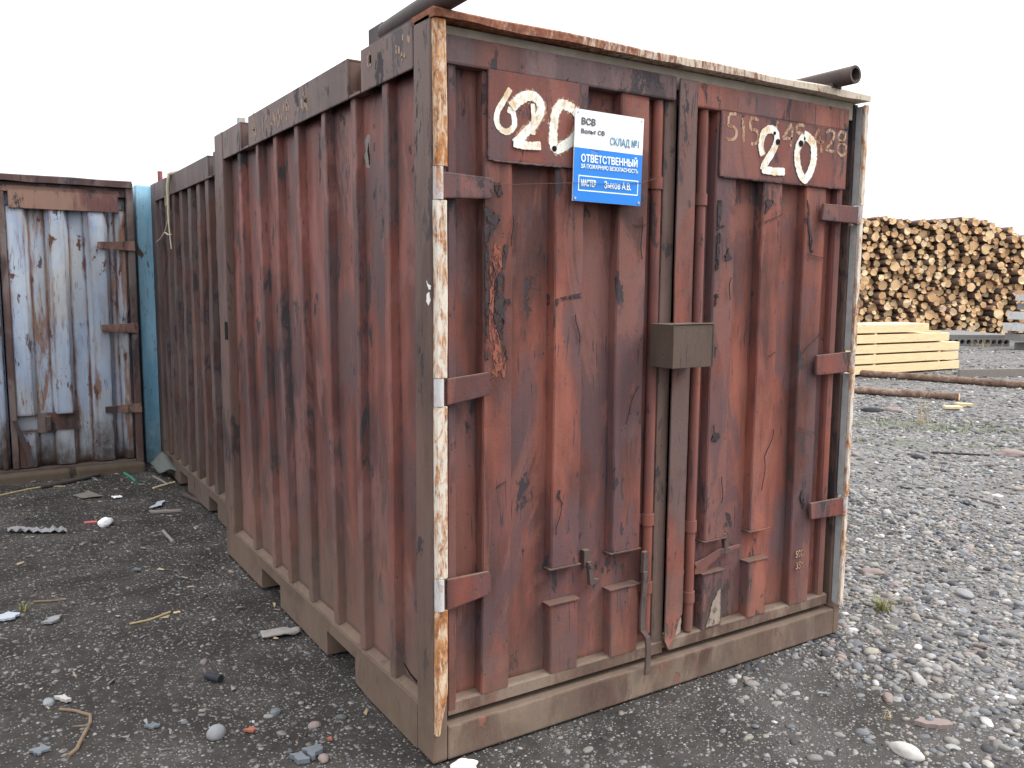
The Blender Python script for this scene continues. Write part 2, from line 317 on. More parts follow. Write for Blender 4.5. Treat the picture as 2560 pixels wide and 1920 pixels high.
class MB:
    def __init__(s): s.bm = bmesh.new(); s.mi = 0
    def _merge(s, b, bevel=0.0, seg=2):
        if bevel:
            bmesh.ops.bevel(b, geom=list(b.edges), offset=bevel, segments=seg, profile=0.6, affect='EDGES', clamp_overlap=True)
        bmesh.ops.recalc_face_normals(b, faces=b.faces)
        for f in b.faces: f.material_index = s.mi
        me = bpy.data.meshes.new('t'); b.to_mesh(me); b.free(); s.bm.from_mesh(me); bpy.data.meshes.remove(me)
    def box(s, x0, x1, y0, y1, z0, z1, bevel=0.004, rot=None, at=None):
        b = bmesh.new()
        vs = [b.verts.new((x, y, z)) for x in (x0, x1) for y in (y0, y1) for z in (z0, z1)]
        for q in ((0, 1, 3, 2), (4, 6, 7, 5), (0, 4, 5, 1), (2, 3, 7, 6), (0, 2, 6, 4), (1, 5, 7, 3)): b.faces.new([vs[i] for i in q])
        s._merge(b, bevel)
    def prism(s, pts, axis, a, c, bevel=0.0):
        """closed outline of 2-D points extruded along an axis from a to c"""
        def P(p, t):
            return (t, p[0], p[1]) if axis == 'x' else (p[0], t, p[1]) if axis == 'y' else (p[0], p[1], t)
        b = bmesh.new()
        A = [b.verts.new(P(p, a)) for p in pts]; B = [b.verts.new(P(p, c)) for p in pts]
        b.faces.new(A); b.faces.new(B[::-1])
        n = len(pts)
        for i in range(n): b.faces.new((A[i], A[(i + 1) % n], B[(i + 1) % n], B[i]))
        s._merge(b, bevel)
    def rib(s, x0, x1, yf, yb, z0, z1, slant=0.004, axis='x', amp=0.0, seed=0.0, nz=None, round_=0.005, lean=0.0):
        """corrugation bar standing on a sheet: axis x = along the door face, y = along the side wall"""
        nz = nz or max(2, int((z1 - z0) / 0.06))
        e = round_
        sg = 1 if yb > yf else -1
        sec = [(x0 - slant, yb), (x0, yf + sg * e), (x0 + e, yf), (x1 - e, yf), (x1, yf + sg * e), (x1 + slant, yb)]
        b = bmesh.new(); rows = []
        for k in range(nz + 1):
            z = z0 + (z1 - z0) * k / nz; r = []
            for j, (x, y) in enumerate(sec):
                x = x + lean * (k / nz - 0.5)
                d = wob((x if axis == 'x' else 0, 0 if axis == 'x' else x, z), amp, 2.6, seed) + wob((x, y, z * 3), amp * 0.45, 7, seed + 9)
                q = (x + d[0], y + (d[1] if 0 < j < 5 else 0), z) if axis == 'x' else (y + (d[1] if 0 < j < 5 else 0), x + d[0], z)
                r.append(b.verts.new(q))
            rows.append(r)
        for k in range(nz):
            for j in range(5): b.faces.new((rows[k][j], rows[k][j + 1], rows[k + 1][j + 1], rows[k + 1][j]))
        b.faces.new(rows[0]); b.faces.new(rows[-1][::-1])
        s._merge(b)
    def sheet(s, u0, u1, z0, z1, d, axis='x', nu=24, nz=36, amp=0.004, sc=2.2, seed=0.0, thick=0.01):
        b = bmesh.new(); g = []
        for k in range(nz + 1):
            r = []
            for j in range(nu + 1):
                u = u0 + (u1 - u0) * j / nu; z = z0 + (z1 - z0) * k / nz
                dd = d + wob((u, seed, z), amp, sc, seed)[0]
                r.append(b.verts.new((u, dd, z) if axis == 'x' else (dd, u, z)))
            g.append(r)
        for k in range(nz):
            for j in range(nu): b.faces.new((g[k][j], g[k][j + 1], g[k + 1][j + 1], g[k + 1][j]))
        for f in b.faces: f.smooth = True
        b.normal_update(); nf = list(b.faces)[0].normal
        away = nf.y if axis == 'x' else nf.x
        bmesh.ops.solidify(b, geom=list(b.faces), thickness=thick if away > 0 else -thick)
        s._merge(b)
    def tube(s, pts, r, n=12, caps=True, hollow=0.0):
        if not isinstance(r, (list, tuple)): r = [r] * len(pts)
        pts = [Vector(p) for p in pts]; b = bmesh.new(); rows = []
        up = None
        for i, p in enumerate(pts):
            d = (pts[min(i + 1, len(pts) - 1)] - pts[max(i - 1, 0)]).normalized()
            if up is None: up = d.orthogonal().normalized()
            a = (up - d * up.dot(d)).normalized(); c = d.cross(a); up = a
            rows.append([b.verts.new(p + (a * math.cos(k * 2 * math.pi / n) + c * math.sin(k * 2 * math.pi / n)) * r[i]) for k in range(n)])
        for i in range(len(rows) - 1):
            for k in range(n):
                f = b.faces.new((rows[i][k], rows[i][(k + 1) % n], rows[i + 1][(k + 1) % n], rows[i + 1][k])); f.smooth = True
        if caps:
            for rr, p, q in ((rows[0], pts[0], pts[1]), (rows[-1], pts[-1], pts[-2])):
                if hollow:
                    cv = p; rr = [b.verts.new(v.co) for v in rr]
                    inn = [b.verts.new(cv + (v.co - cv) * hollow) for v in rr]
                    deep = [b.verts.new(v.co + (q - p).normalized() * 0.06) for v in inn]
                    for k in range(n):
                        b.faces.new((rr[k], rr[(k + 1) % n], inn[(k + 1) % n], inn[k])); b.faces.new((inn[k], inn[(k + 1) % n], deep[(k + 1) % n], deep[k]))
                    b.faces.new(deep)
                else: b.faces.new([b.verts.new(v.co) for v in rr])
        s._merge(b)
    def poly(s, pts, nrm, thick=0.0012):
        """flat patch with a small real thickness, extruded along nrm"""
        b = bmesh.new(); A = [b.verts.new(p) for p in pts]
        f = b.faces.new(A)
        r = bmesh.ops.extrude_face_region(b, geom=[f])
        bmesh.ops.translate(b, vec=Vector(nrm) * thick, verts=[e for e in r['geom'] if isinstance(e, bmesh.types.BMVert)])
        s._merge(b)
    def build(s, name, mat, parent=None):
        me = bpy.data.meshes.new(name); s.bm.to_mesh(me); s.bm.free()
        for m in (mat if isinstance(mat, (list, tuple)) else [mat]): me.materials.append(M[m] if isinstance(m, str) else m)
        o = bpy.data.objects.new(name, me); col.objects.link(o)
        if parent: o.parent = parent
        return o

def tag(o, label, cat=None, group=None, kind=None):
    if label: o['label'] = label
    if cat: o['category'] = cat
    if group: o['group'] = group
    if kind: o['kind'] = kind
    return o
def empty(name, loc, label, cat, group=None):
    o = bpy.data.objects.new(name, None); o.empty_display_size = 0.2; col.objects.link(o); o.location = loc
    return tag(o, label, cat, group)

def jag(pts, amt, sub=3, seed=0):
    """roughen a flat outline by repeated midpoint displacement"""
    r = random.Random(seed); P = list(pts); a = amt * 1.6
    for _ in range(4 if len(pts) < 12 else 3):
        out = []
        for i in range(len(P)):
            p, q = P[i], P[(i + 1) % len(P)]; d = math.hypot(q[0] - p[0], q[1] - p[1])
            out.append(p)
            if d > 0.0025:
                k = min(a, d * 0.22); out.append(((p[0] + q[0]) / 2 + r.gauss(0, k * 0.6), (p[1] + q[1]) / 2 + r.gauss(0, k * 0.6)))
        P = out; a *= 0.6
    return P

def stroke(mb, pts, w, y, thick=0.0012, seed=0, rough=0.12):
    """brush stroke on a plane of constant y, pts in (x, z)"""
    r = random.Random(seed); P = []
    n = len(pts)
    for i in range(n - 1):
        p0, p1, p2, p3 = pts[max(i - 1, 0)], pts[i], pts[i + 1], pts[min(i + 2, n - 1)]
        for k in range(7):
            t = k / 7
            P.append(tuple(0.5 * (2 * p1[d] + (p2[d] - p0[d]) * t + (2 * p0[d] - 5 * p1[d] + 4 * p2[d] - p3[d]) * t * t + (3 * p1[d] - p0[d] - 3 * p2[d] + p3[d]) * t ** 3) for d in (0, 1)))
    P.append(pts[-1])
    b = bmesh.new(); L, R_ = [], []
    m = len(P)
    for i, p in enumerate(P):
        a, c = P[max(i - 1, 0)], P[min(i + 1, m - 1)]
        dx, dz = c[0] - a[0], c[1] - a[1]; q = math.hypot(dx, dz) or 1
        ww = (w if not isinstance(w, (list, tuple)) else w[0] + (w[1] - w[0]) * i / (m - 1)) * 0.5
        e = 1 if 0 < i < m - 1 else 0.75
        L.append(b.verts.new((p[0] - dz / q * ww * e * (1 + r.uniform(-rough, rough)), y, p[1] + dx / q * ww * e * (1 + r.uniform(-rough, rough)))))
        R_.append(b.verts.new((p[0] + dz / q * ww * e * (1 + r.uniform(-rough, rough)), y, p[1] - dx / q * ww * e * (1 + r.uniform(-rough, rough)))))
    for i in range(m - 1): b.faces.new((L[i], L[i + 1], R_[i + 1], R_[i]))
    thicken(b, thick)
    mb._merge(b)

def text_mesh(name, body, size, x, y, z, mat, parent, bold=0.0, sx=1.0, tilt=0.0, align='LEFT'):
    cu = bpy.data.curves.new(name, 'FONT'); cu.body = body; cu.size = size; cu.extrude = 0.0006; cu.align_x = align
    to = bpy.data.objects.new(name, cu); col.objects.link(to)
    dg = bpy.context.evaluated_depsgraph_get()
    me = bpy.data.meshes.new_from_object(to.evaluated_get(dg))
    bpy.data.objects.remove(to); bpy.data.curves.remove(cu)
    if bold:
        b = bmesh.new()
        for i, (dx, dy) in enumerate(((0, 0), (bold, 0), (-bold, 0), (0, bold * 0.7), (0, -bold * 0.7))):
            c = me.copy(); c.transform(Matrix.Translation((dx, dy, i * 0.00012))); b.from_mesh(c); bpy.data.meshes.remove(c)
        b.to_mesh(me); b.free()
    me.materials.clear(); me.materials.append(M[mat])
    me.transform(Matrix.Translation((x, y, z)) @ Matrix.Rotation(tilt, 4, 'Y') @ Matrix.Rotation(math.pi / 2, 4, 'X') @ Matrix.Diagonal((sx, 1, 1, 1)))
    o = bpy.data.objects.new(name, me); col.objects.link(o); o.parent = parent
    return o

def at(xa, za, y):
    """a point measured on the plane of the door frame (y = 0), carried to the depth y it really lies at"""
    k = (2.37573 + y) / 2.37573
    return (-1.21637 + (xa + 1.21637) * k, 1.57435 + (za - 1.57435) * k)
def ax(xa, y): return at(xa, 0, y)[0]
def az(za, y): return at(0, za, y)[1]

# ------------------------------------------------------------------ ground
def ground_h(x, y):
    h = 0.018 * math.sin(x * 0.9 + 1.3 * math.sin(y * 0.4)) * math.cos(y * 0.8) + 0.012 * mnoise.noise(Vector((x * 1.7, y * 1.7, 3.1))) + 0.006 * mnoise.noise(Vector((x * 6, y * 6, 8.1)))
    dx = max(-x, 0, x - 2.1); dy = max(-y, 0, y - 8.5); d = math.hypot(dx, dy)
    f = min(1.0, d / 1.2)
    h = h * (0.25 + 0.75 * f) - 0.012 * (1 - f)
    if x < 0.1: h += 0.055 * max(0.0, min(1.0, (y - 3.9) / 1.2))
    return h
def axis_coords(lo, hi, fine, far):
    a = list(np.arange(lo, hi + 1e-6, fine)); st = fine; v = hi; up = []
    while v < far: st *= 1.35; v += st; up.append(v)
    st = fine; v = lo; dn = []
    while v > -far: st *= 1.35; v -= st; dn.append(v)
    return dn[::-1] + a + up
gx, gy = axis_coords(-3.2, 8.5, 0.045, 900), axis_coords(-2.2, 7.0, 0.045, 900)
NX, NY = len(gx), len(gy)
gv = np.array([(x, y, ground_h(x, y) if abs(x) < 60 and abs(y) < 60 else 0.0) for y in gy for x in gx])
ii = np.arange((NX - 1) * (NY - 1)); r_, c_ = ii // (NX - 1), ii % (NX - 1)
gf = np.stack([r_ * NX + c_, r_ * NX + c_ + 1, (r_ + 1) * NX + c_ + 1, (r_ + 1) * NX + c_], 1)
def np_mesh(name, verts, faces, smooth=True):
    me = bpy.data.meshes.new(name); k = faces.shape[1]
    me.vertices.add(len(verts)); me.vertices.foreach_set('co', np.asarray(verts, dtype=np.float32).ravel())
    me.loops.add(faces.size); me.loops.foreach_set('vertex_index', faces.astype(np.int32).ravel())
    me.polygons.add(len(faces)); me.polygons.foreach_set('loop_start', np.arange(0, faces.size, k, dtype=np.int32)); me.polygons.foreach_set('loop_total', np.full(len(faces), k, dtype=np.int32))
    me.polygons.foreach_set('use_smooth', np.full(len(faces), smooth)); me.update(calc_edges=True)
    return me

def ground_material():
    t = NT('gravelly_dirt'); o = t.obj(); x, y, z = t.sep(o)
    big = t.noise(o, 0.55, 4); mid = t.noise(o, 3.2, 6, 0.65); fine = t.noise(o, 38, 6, 0.75); vf = t.noise(o, 160, 4, 0.7)
    dirt = t.ramp(t.math('ADD', t.math('MULTIPLY', mid, 0.6), t.math('MULTIPLY', fine, 0.4)), [(0.3, (0.020, 0.018, 0.0165)), (0.5, (0.048, 0.0435, 0.040)), (0.7, (0.095, 0.087, 0.079))])
    dry = t.step(t.math('ADD', t.math('MULTIPLY', t.math('MINIMUM', x, 6.0), 0.075), big), 0.56, 0.92, 0, 0.9)
    dirt = t.mix(dry, dirt, t.ramp(t.math('ADD', t.math('MULTIPLY', fine, 0.45), t.math('MULTIPLY', t.noise(o, 1.9, 7, 0.72), 0.55)), [(0.3, (0.095, 0.090, 0.086)), (0.7, (0.27, 0.26, 0.25))]))
    c = dirt; h = t.math('ADD', t.math('MULTIPLY', fine, 0.5), t.math('MULTIPLY', mid, 0.6))
    for sc, sd, thr, dens in ((46, 0.0, 0.36, 0.0), (95, 4.0, 0.40, 0.0), (21, 9.0, 0.30, -0.08)):
        v = t.map(t.mix(0.012, o, t.noise(o, 22, 2, out=1)), (1, 1, 0.2), (sd, sd, 0))
        dd = t.voro(v, sc); cc = t.sep(t.voro(v, sc, 'Color'))
        keep = t.step(t.math('ADD', cc[0], t.math('ADD', t.math('MULTIPLY', t.math('SUBTRACT', mid, 0.5), 0.9), t.math('MULTIPLY', t.math('MAXIMUM', -2.0, t.math('MINIMUM', x, 5.0)), 0.055))), 0.58 - dens, 0.64 - dens)
        m = t.math('MULTIPLY', t.step(dd, thr, thr * 0.72), keep)
        pc = t.ramp(cc[1], [(0.0, (0.10, 0.10, 0.105)), (0.25, (0.17, 0.17, 0.175)), (0.45, (0.23, 0.215, 0.20)), (0.62, (0.22, 0.20, 0.185)), (0.78, (0.26, 0.25, 0.235)), (0.95, (0.34, 0.33, 0.315))])
        c = t.mix(m, c, t.mix(0.3, pc, fine, 'OVERLAY'))
        h = t.math('ADD', h, t.math('MULTIPLY', m, t.step(dd, thr, 0.0, 0.15, 1.3 * 46 / sc)))
    far = t.math('MULTIPLY', t.step(x, 6.0, 9.0), t.step(t.noise(t.map(o, (1, 1, 0.1)), 5.0, 6, 0.75), 0.44, 0.58))
    c = t.mix(t.math('MULTIPLY', far, 0.65), c, t.ramp(t.voro(t.map(o, (1, 1, 0.1)), 9.0), [(0.1, (0.34, 0.33, 0.315)), (0.35, (0.12, 0.115, 0.11)), (0.6, (0.06, 0.057, 0.054))]))
    moss = t.math('MULTIPLY', t.step(t.noise(o, 1.4, 4), 0.53, 0.62), t.math('MULTIPLY', t.step(x, 6.0, 7.2), t.step(x, 10, 9)))
    moss = t.math('MULTIPLY', moss, t.step(fine, 0.42, 0.6, 0, 0.8))
    c = t.mix(moss, c, (0.10, 0.13, 0.05))
    t.bump(t.math('ADD', h, t.math('MULTIPLY', vf, 0.3)), 0.9, 0.010)
    return t.done(c, 0.95, 0.08)
M['ground'] = ground_material()
gm = np_mesh('ground', gv, gf); gm.materials.append(M['ground'])
go = bpy.data.objects.new('ground', gm); col.objects.link(go); go['kind'] = 'structure'

# pebbles: thousands of rounded river stones lying half sunk in the dirt
def pebble_material():
    t = NT('river_pebbles'); o = t.obj(); g = t.n('ShaderNodeNewGeometry').outputs['Random Per Island']
    c = t.ramp(g, [(0.0, (0.06, 0.06, 0.066)), (0.10, (0.125, 0.128, 0.134)), (0.25, (0.19, 0.185, 0.178)), (0.40, (0.22, 0.208, 0.192)), (0.54, (0.275, 0.268, 0.26)), (0.66, (0.185, 0.196, 0.208)),
                   (0.76, (0.26, 0.215, 0.195)), (0.83, (0.285, 0.26, 0.22)), (0.90, (0.34, 0.33, 0.31)), (0.985, (0.52, 0.51, 0.49))], True)
    n = t.noise(o, 90, 5, 0.7); n2 = t.noise(o, 7, 3)
    c = t.mix(0.5, c, t.ramp(n, [(0.3, (0.3, 0.3, 0.3)), (0.7, (0.7, 0.7, 0.7))]), 'OVERLAY')
    nz = t.sep(t.n('ShaderNodeNewGeometry').outputs['Normal'])[2]
    mud = t.math('MULTIPLY', t.step(n2, 0.46, 0.68), t.step(n, 0.3, 0.6, 0.1, 0.6))
    px = t.sep(o)[0]     # trodden, muddier yard to the left; washed gravel to the right
    mud = t.math('MAXIMUM', mud, t.math('MULTIPLY', t.step(px, 1.6, 0.6, 0, 0.5), t.step(n2, 0.32, 0.6, 0.3, 1.0)))
    c = t.mix(mud, c, (0.062, 0.056, 0.051))
    t.bump(n, 0.2, 0.002)
    return t.done(c, 0.85, 0.12)
M['pebbles'] = pebble_material()
def ico(sub):
    b = bmesh.new(); bmesh.ops.create_icosphere(b, subdivisions=sub, radius=1); b.verts.ensure_lookup_table()
    v = np.array([tuple(q.co) for q in b.verts]); f = np.array([[q.index for q in p.verts] for p in b.faces]); b.free(); return v, f
ICO = {1: ico(1), 2: ico(2)}
def density(x, y):
    n = mnoise.noise(Vector((x * 0.8, y * 0.8, 1.0))) * 0.6 + mnoise.noise(Vector((x * 2.3, y * 2.3, 5.0))) * 0.55
    base = 0.30
    if x > 1.2: base = 0.42 + 0.16 * min(1, (x - 1.2) / 1.5)
    if x > 1.6: base += 0.08
    if 0.1 < x < 1.7 and y < 0: base = 0.24 if y > -0.75 else 0.16
    if x < 0 and y > 2.2: base = 0.22
    return max(0.02, min(1.0, base + 0.95 * n))
stones = {1: [], 2: []}
def try_stone(x, y, r, flat=None):
    if -0.0 < x < 2.1 and 0.0 < y < 2.65: return
    if x > 0.13 and 2.7 < y < 5.4 and x < 2.2: return
    if x < -0.02 and y > 5.25: return
    d = math.hypot(x - CAM[0], y - CAM[1])
    if r < d * 0.0011: return
    zc = RZ[0] * (x - CAM[0]) + RZ[1] * (y - CAM[1])
    xc = RX[0] * (x - CAM[0]) + RX[1] * (y - CAM[1])
    if zc < 0.5 or abs(xc / zc) > 0.85: return
    stones[2 if r / d > 0.0042 else 1].append((x, y, r))
for (x0, x1, y0, y1, cnt, rm, sg, rmin, rmax) in (
        (-2.2, 0.1, -1.4, 3.0, 34000, 0.0046, 0.42, 0.0025, 0.012), (-2.2, 0.1, -1.0, 2.2, 1300, 0.0095, 0.4, 0.005, 0.02), (-2.2, 0.1, 2.0, 5.3, 5000, 0.0075, 0.45, 0.005, 0.02),
        (0.0, 2.6, -1.7, 0.3, 14000, 0.0068, 0.55, 0.0025, 0.022), (1.3, 5.0, -1.7, 3.0, 60000, 0.0105, 0.45, 0.004, 0.028),
        (1.3, 5.0, -1.7, 3.0, 7000, 0.019, 0.35, 0.006, 0.034),
        (2.1, 10.0, -0.5, 7.0, 62000, 0.0145, 0.4, 0.006, 0.035), (5.0, 22.0, 1.0, 12.0, 60000, 0.022, 0.4, 0.01, 0.05)):
    X = rng.uniform(x0, x1, cnt); Y = rng.uniform(y0, y1, cnt); Rr = np.clip(np.exp(rng.normal(math.log(rm * 0.80), sg, cnt)), rmin * 0.8, rmax * 0.85); U = rng.random(cnt)
    for x, y, r, u in zip(X, Y, Rr, U):
        if u < density(x, y): try_stone(x, y, r)
PV, PF, off = [], [], 0
for sub, L in stones.items():
    v0, f0 = ICO[sub]
    for x, y, r in L:
        s = np.array([rng.uniform(1.0, 1.55), rng.uniform(0.8, 1.05), rng.uniform(0.42, 0.75)]) * r
        a = rng.uniform(0, 6.283); ca, sa = math.cos(a), math.sin(a)
        v = v0 * (1 + rng.uniform(-0.10, 0.10, (len(v0), 1))) * s
        tl = rng.normal(0, 0.16)
        v = np.stack([v[:, 0] * ca - v[:, 1] * sa, v[:, 0] * sa + v[:, 1] * ca, v[:, 2] + v[:, 0] * tl], 1)
        v += (x, y, ground_h(x, y) + s[2] * rng.uniform(-0.5, 0.35))
        PV.append(v); PF.append(f0 + off); off += len(v0)
pm = np_mesh('pebbles', np.concatenate(PV), np.concatenate(PF)); pm.materials.append(M['pebbles'])
po = bpy.data.objects.new('pebbles', pm); col.objects.link(po); tag(po, 'rounded grey river pebbles strewn over the dark dirt yard', 'pebbles', None, 'stuff')

# ------------------------------------------------------------------ the red container in front
W, L, H = 2.1, 2.65, 2.4
red = empty('shipping_container', (0, 0, 0), 'worn red steel container with closed double doors, blue and white sign and number 20', 'container')

def side_parts(root, wall_mat, frame_mat, ribs, x0=0.0, y0=0.0, seed=0.0, dents=0.007, notches=((0.54, 0.66), (1.97, 2.11)), pockets=((0.672, 0.985), (1.632, 1.942)), depth=0.042, hw=0.024):
    """left side wall, rails and posts of a 2.65 m container standing with its corner at (x0, y0)"""
    m = MB(); m.sheet(y0 + 0.10, y0 + 2.50, 0.15, 2.27, x0 + 0.012 + depth, 'y', 40, 40, 0.005, 2.0, seed)
    for i, rb in enumerate(ribs):
        yt, yb_ = rb if isinstance(rb, tuple) else (rb, rb); yc = (yt + yb_) / 2
        m.rib(y0 + yc - hw, y0 + yc + hw, x0 + 0.012, x0 + 0.017 + depth, 0.172, 2.28, 0.006, 'y', dents, seed + i * 3.3, None, 0.004, yt - yb_)
    wall = m.build('side_wall', wall_mat, root)
    # top rail: blocks between crane notches
    ed = [0.122] + [v for n in notches for v in n] + [2.47]
    m = MB()
    for a, b in zip(ed[0::2], ed[1::2]):      # pressed hollow sections, open below
        m.box(x0, x0 + 0.009, y0 + a, y0 + b, 2.252, 2.398, 0.004); m.box(x0 + 0.0095, x0 + 0.098, y0 + a, y0 + b, 2.388, 2.397, 0.003)
    for a, b in notches:
        for yy in (a - 0.007, b + 0.001): m.box(x0 + 0.0095, x0 + 0.066, y0 + yy, y0 + yy + 0.006, 2.262, 2.3875, 0.001)
        m.box(x0 + 0.0105, x0 + 0.07, y0 + a, y0 + b, 2.2565, 2.264, 0.002)
    m.box(x0 + 0.070, x0 + 0.098, y0 + 0.122, y0 + 2.47, 2.276, 2.3875, 0.003)
    m.box(x0 + 0.0005, x0 + 0.010, y0 + 0.55, y0 + 0.655, 2.2535, 2.264, 0.002); m.box(x0 + 0.0005, x0 + 0.010, y0 + notches[1][0] + 0.008, y0 + notches[1][1] - 0.008, 2.2535, 2.264, 0.002)
    m.build('top_rail', frame_mat, root)
    # base rail with fork pockets going right through
    out = [(y0 + 0.12, 0.0), (y0 + 0.54, 0.0), (y0 + pockets[0][0], 0.012)]
    for a, b in pockets: out += [(y0 + a, 0.112), (y0 + b, 0.112), (y0 + b, 0.004)] + ([(y0 + pockets[1][0], 0.006)] if (a, b) == pockets[0] else [])
    out += [(y0 + 2.475, 0.004), (y0 + 2.475, 0.163), (y0 + 0.12, 0.163)]
    seen = []
    for q in out:
        if not seen or q != seen[-1]: seen.append(q)
    m = MB(); m.prism(seen, 'x', x0 + 0.0, x0 + W - 0.06)
    m.prism([(x0 + 0.008, 0.160), (x0 + 0.056, 0.160), (x0 + 0.056, 0.182)], 'y', y0 + 0.122, y0 + 2.473)
    m.build('base_rail', frame_mat, root)
    m = MB(); m.box(x0, x0 + 0.055, y0 + 0.0, y0 + 0.122, 0.0, 2.396, 0.010); m.build('corner_post', frame_mat, root)
    m = MB(); m.box(x0 - 0.002, x0 + 0.12, y0 + 2.472, y0 + 2.65, 0.0, 2.402, 0.010)
    m.build('corner_post', frame_mat, root)

side_parts(red, 'wall_paint', 'frame_paint', [(0.362, 0.338), (0.655, 0.620), (0.957, 0.915), (1.292, 1.215), (1.595, 1.510), (1.872, 1.770), (2.195, 2.110)], seed=2.0)
m = MB(); m.box(-0.0035, 0.0, 2.478, 2.535, 1.27, 1.37, 0.0); m.build('slot', 'black', red)
# far side, back and roof so that the box is whole
m = MB(); m.box(W - 0.07, W - 0.02, 0.12, 2.53, 0.16, 2.30, 0.004)
for i in range(8): m.rib(0.30 + 0.29 * i - 0.034, 0.30 + 0.29 * i + 0.034, W - 0.012, W - 0.0195, 0.17, 2.26, 0.03, 'y', 0.004, 40 + i)
m.build('side_wall', 'wall_paint', red)
m = MB(); m.box(W - 0.10, W, 0.122, 2.47, 2.252, 2.398, 0.006); m.build('top_rail', 'frame_paint', red)
m = MB(); m.box(0.122, W - 0.122, 2.56, 2.61, 0.16, 2.36, 0.004); m.box(0.122, W - 0.122, 2.55, 2.65, 0.0, 0.158, 0.006); m.box(0.122, W - 0.122, 2.55, 2.65, 2.27, 2.398, 0.006)
m.build('back_wall', 'wall_paint', red)
m = MB(); m.box(W - 0.12, W, 2.472, 2.65, 0.0, 2.40, 0.010); m.build('corner_post', 'frame_paint', red)
m = MB(); m.box(0.102, W - 0.102, 0.125, 2.548, 2.345, 2.381, 0.004); m.build('roof', 'frame_paint', red)
# front frame
m = MB(); m.box(W - 0.115, W, 0.080, 0.122, 0.0, 2.37, 0.006); m.box(W - 0.030, W - 0.001, 0.0375, 0.0795, 0.0, 2.37, 0.004); m.box(W - 0.040, W - 0.002, 0.001, 0.0495, 0.0, 0.128, 0.004); m.build('corner_post', 'frame_paint', red)
m = MB(); m.box(0.056, W - 0.042, 0.0, 0.11, 0.0, 0.118, 0.007)
m.build('door_sill', 'sill_paint', red)
m = MB(); m.box(0.056, W - 0.042, 0.034, 0.12, 2.30, 2.3725, 0.002); m.build('header', 'beige', red)

def wavy_bar(x0, x1, y0, y1, z0, z1, n, amp, seed):
    b = bmesh.new(); rows = []
    for i in range(n + 1):
        x = x0 + (x1 - x0) * i / n
        e0 = mnoise.noise(Vector((x * 5, seed, 0))) * amp + mnoise.noise(Vector((x * 17, seed, 4))) * amp * 0.35
        e1 = mnoise.noise(Vector((x * 3, seed, 9))) * amp * 0.7
        d = mnoise.noise(Vector((x * 4, seed, 15))) * amp * 0.7
        rows.append([b.verts.new(p) for p in ((x, y0 + d, z0 + e0), (x, y0 + d - 0.001, z1 + e1 - 0.006), (x, y0 + d + 0.006, z1 + e1), (x, y1, z1 + e1), (x, y1, z0 + 0.004))])
    for i in range(n):
        for k in range(5): b.faces.new((rows[i][k], rows[i][(k + 1) % 5], rows[i + 1][(k + 1) % 5], rows[i + 1][k]))
    b.faces.new(rows[0]); b.faces.new(rows[-1][::-1])
    return b
m = MB(); m._merge(wavy_bar(0.0, W + 0.004, -0.022, 0.13, 2.374, 2.404, 70, 0.007, 1.0)); m.build('roof_lip', 'rusty_lip', red)

# hinge-side edge strips: a rusty gutter broken where the hinges pass
gaps = [(0.530, 0.632), (1.200, 1.284), (1.842, 1.937)]
def strip(x0, x1, z0, z1, mat, seed, taper=False):
    m = MB(); n = 22; b = bmesh.new(); rows = []
    for i in range(n + 1):
        z = z0 + (z1 - z0) * i / n
        dx = mnoise.noise(Vector((seed, z * 2.3, 0))) * 0.006; dy = mnoise.noise(Vector((seed, z * 3.1, 7))) * 0.004
        tp = 1.0
        if taper: tp = min(1.0, 0.35 + (z - z0) / 0.14 * 0.65)
        xa, xb = x0 + dx, x0 + dx + (x1 - x0) * tp
        rows.append([b.verts.new(p) for p in ((xa, 0.001, z), (xa, -0.010 + dy, z), (xa + 0.007, -0.016 + dy, z), (xb - 0.007, -0.016 + dy, z), (xb, -0.010 + dy, z), (xb, 0.014, z), (xa + 0.004, 0.014, z))])
    for i in range(n):
        for k in range(7): b.faces.new((rows[i][k], rows[i][(k + 1) % 7], rows[i + 1][(k + 1) % 7], rows[i + 1][k]))
    b.faces.new(rows[0]); b.faces.new(rows[-1][::-1]); m._merge(b)
    return m.build('edge_strip', mat, red)
edges = [0.100] + [v for g in gaps for v in g] + [2.376]
for i, (a, b_) in enumerate(zip(edges[0::2], edges[1::2])):
    tag(strip(0.006, 0.050, a + 0.004, b_ - 0.004, ('rusty_orange', 'rusty_white', 'rusty_white', 'rusty_orange')[i], 3.0 + i, i == 0), 'rusty cream edge strip beside the left door hinges')
for a, b_ in gaps: m = MB(); m.tube([(0.022, -0.004, a - 0.002), (0.022, -0.004, b_ + 0.002)], 0.0165, 14); m.build('hinge_pin', 'pin_white', red)
# the same on the right: pale outer lip and a grey inner flank
gaps_r = [(0.560, 0.640), (1.206, 1.296), (1.860, 1.932)]
edges = [0.130] + [v for g in gaps_r for v in g] + [2.364]
for i, (a, b_) in enumerate(zip(edges[0::2], edges[1::2])):
    m = MB(); m.mi = 0; m.box(2.081, 2.104, -0.014, 0.002, a + 0.003, b_ - 0.003, 0.004)
    m.mi = 1; m.box(2.083, 2.100, 0.004, 0.036, a + 0.006, b_ - 0.006, 0.003)
    m.build('edge_strip', ['rusty_white', 'grey_white'], red)
for a, b_ in gaps_r: m = MB(); m.tube([(2.088, -0.002, a - 0.002), (2.088, -0.002, b_ + 0.002)], 0.015, 14); m.build('hinge_pin', 'pin_white', red)

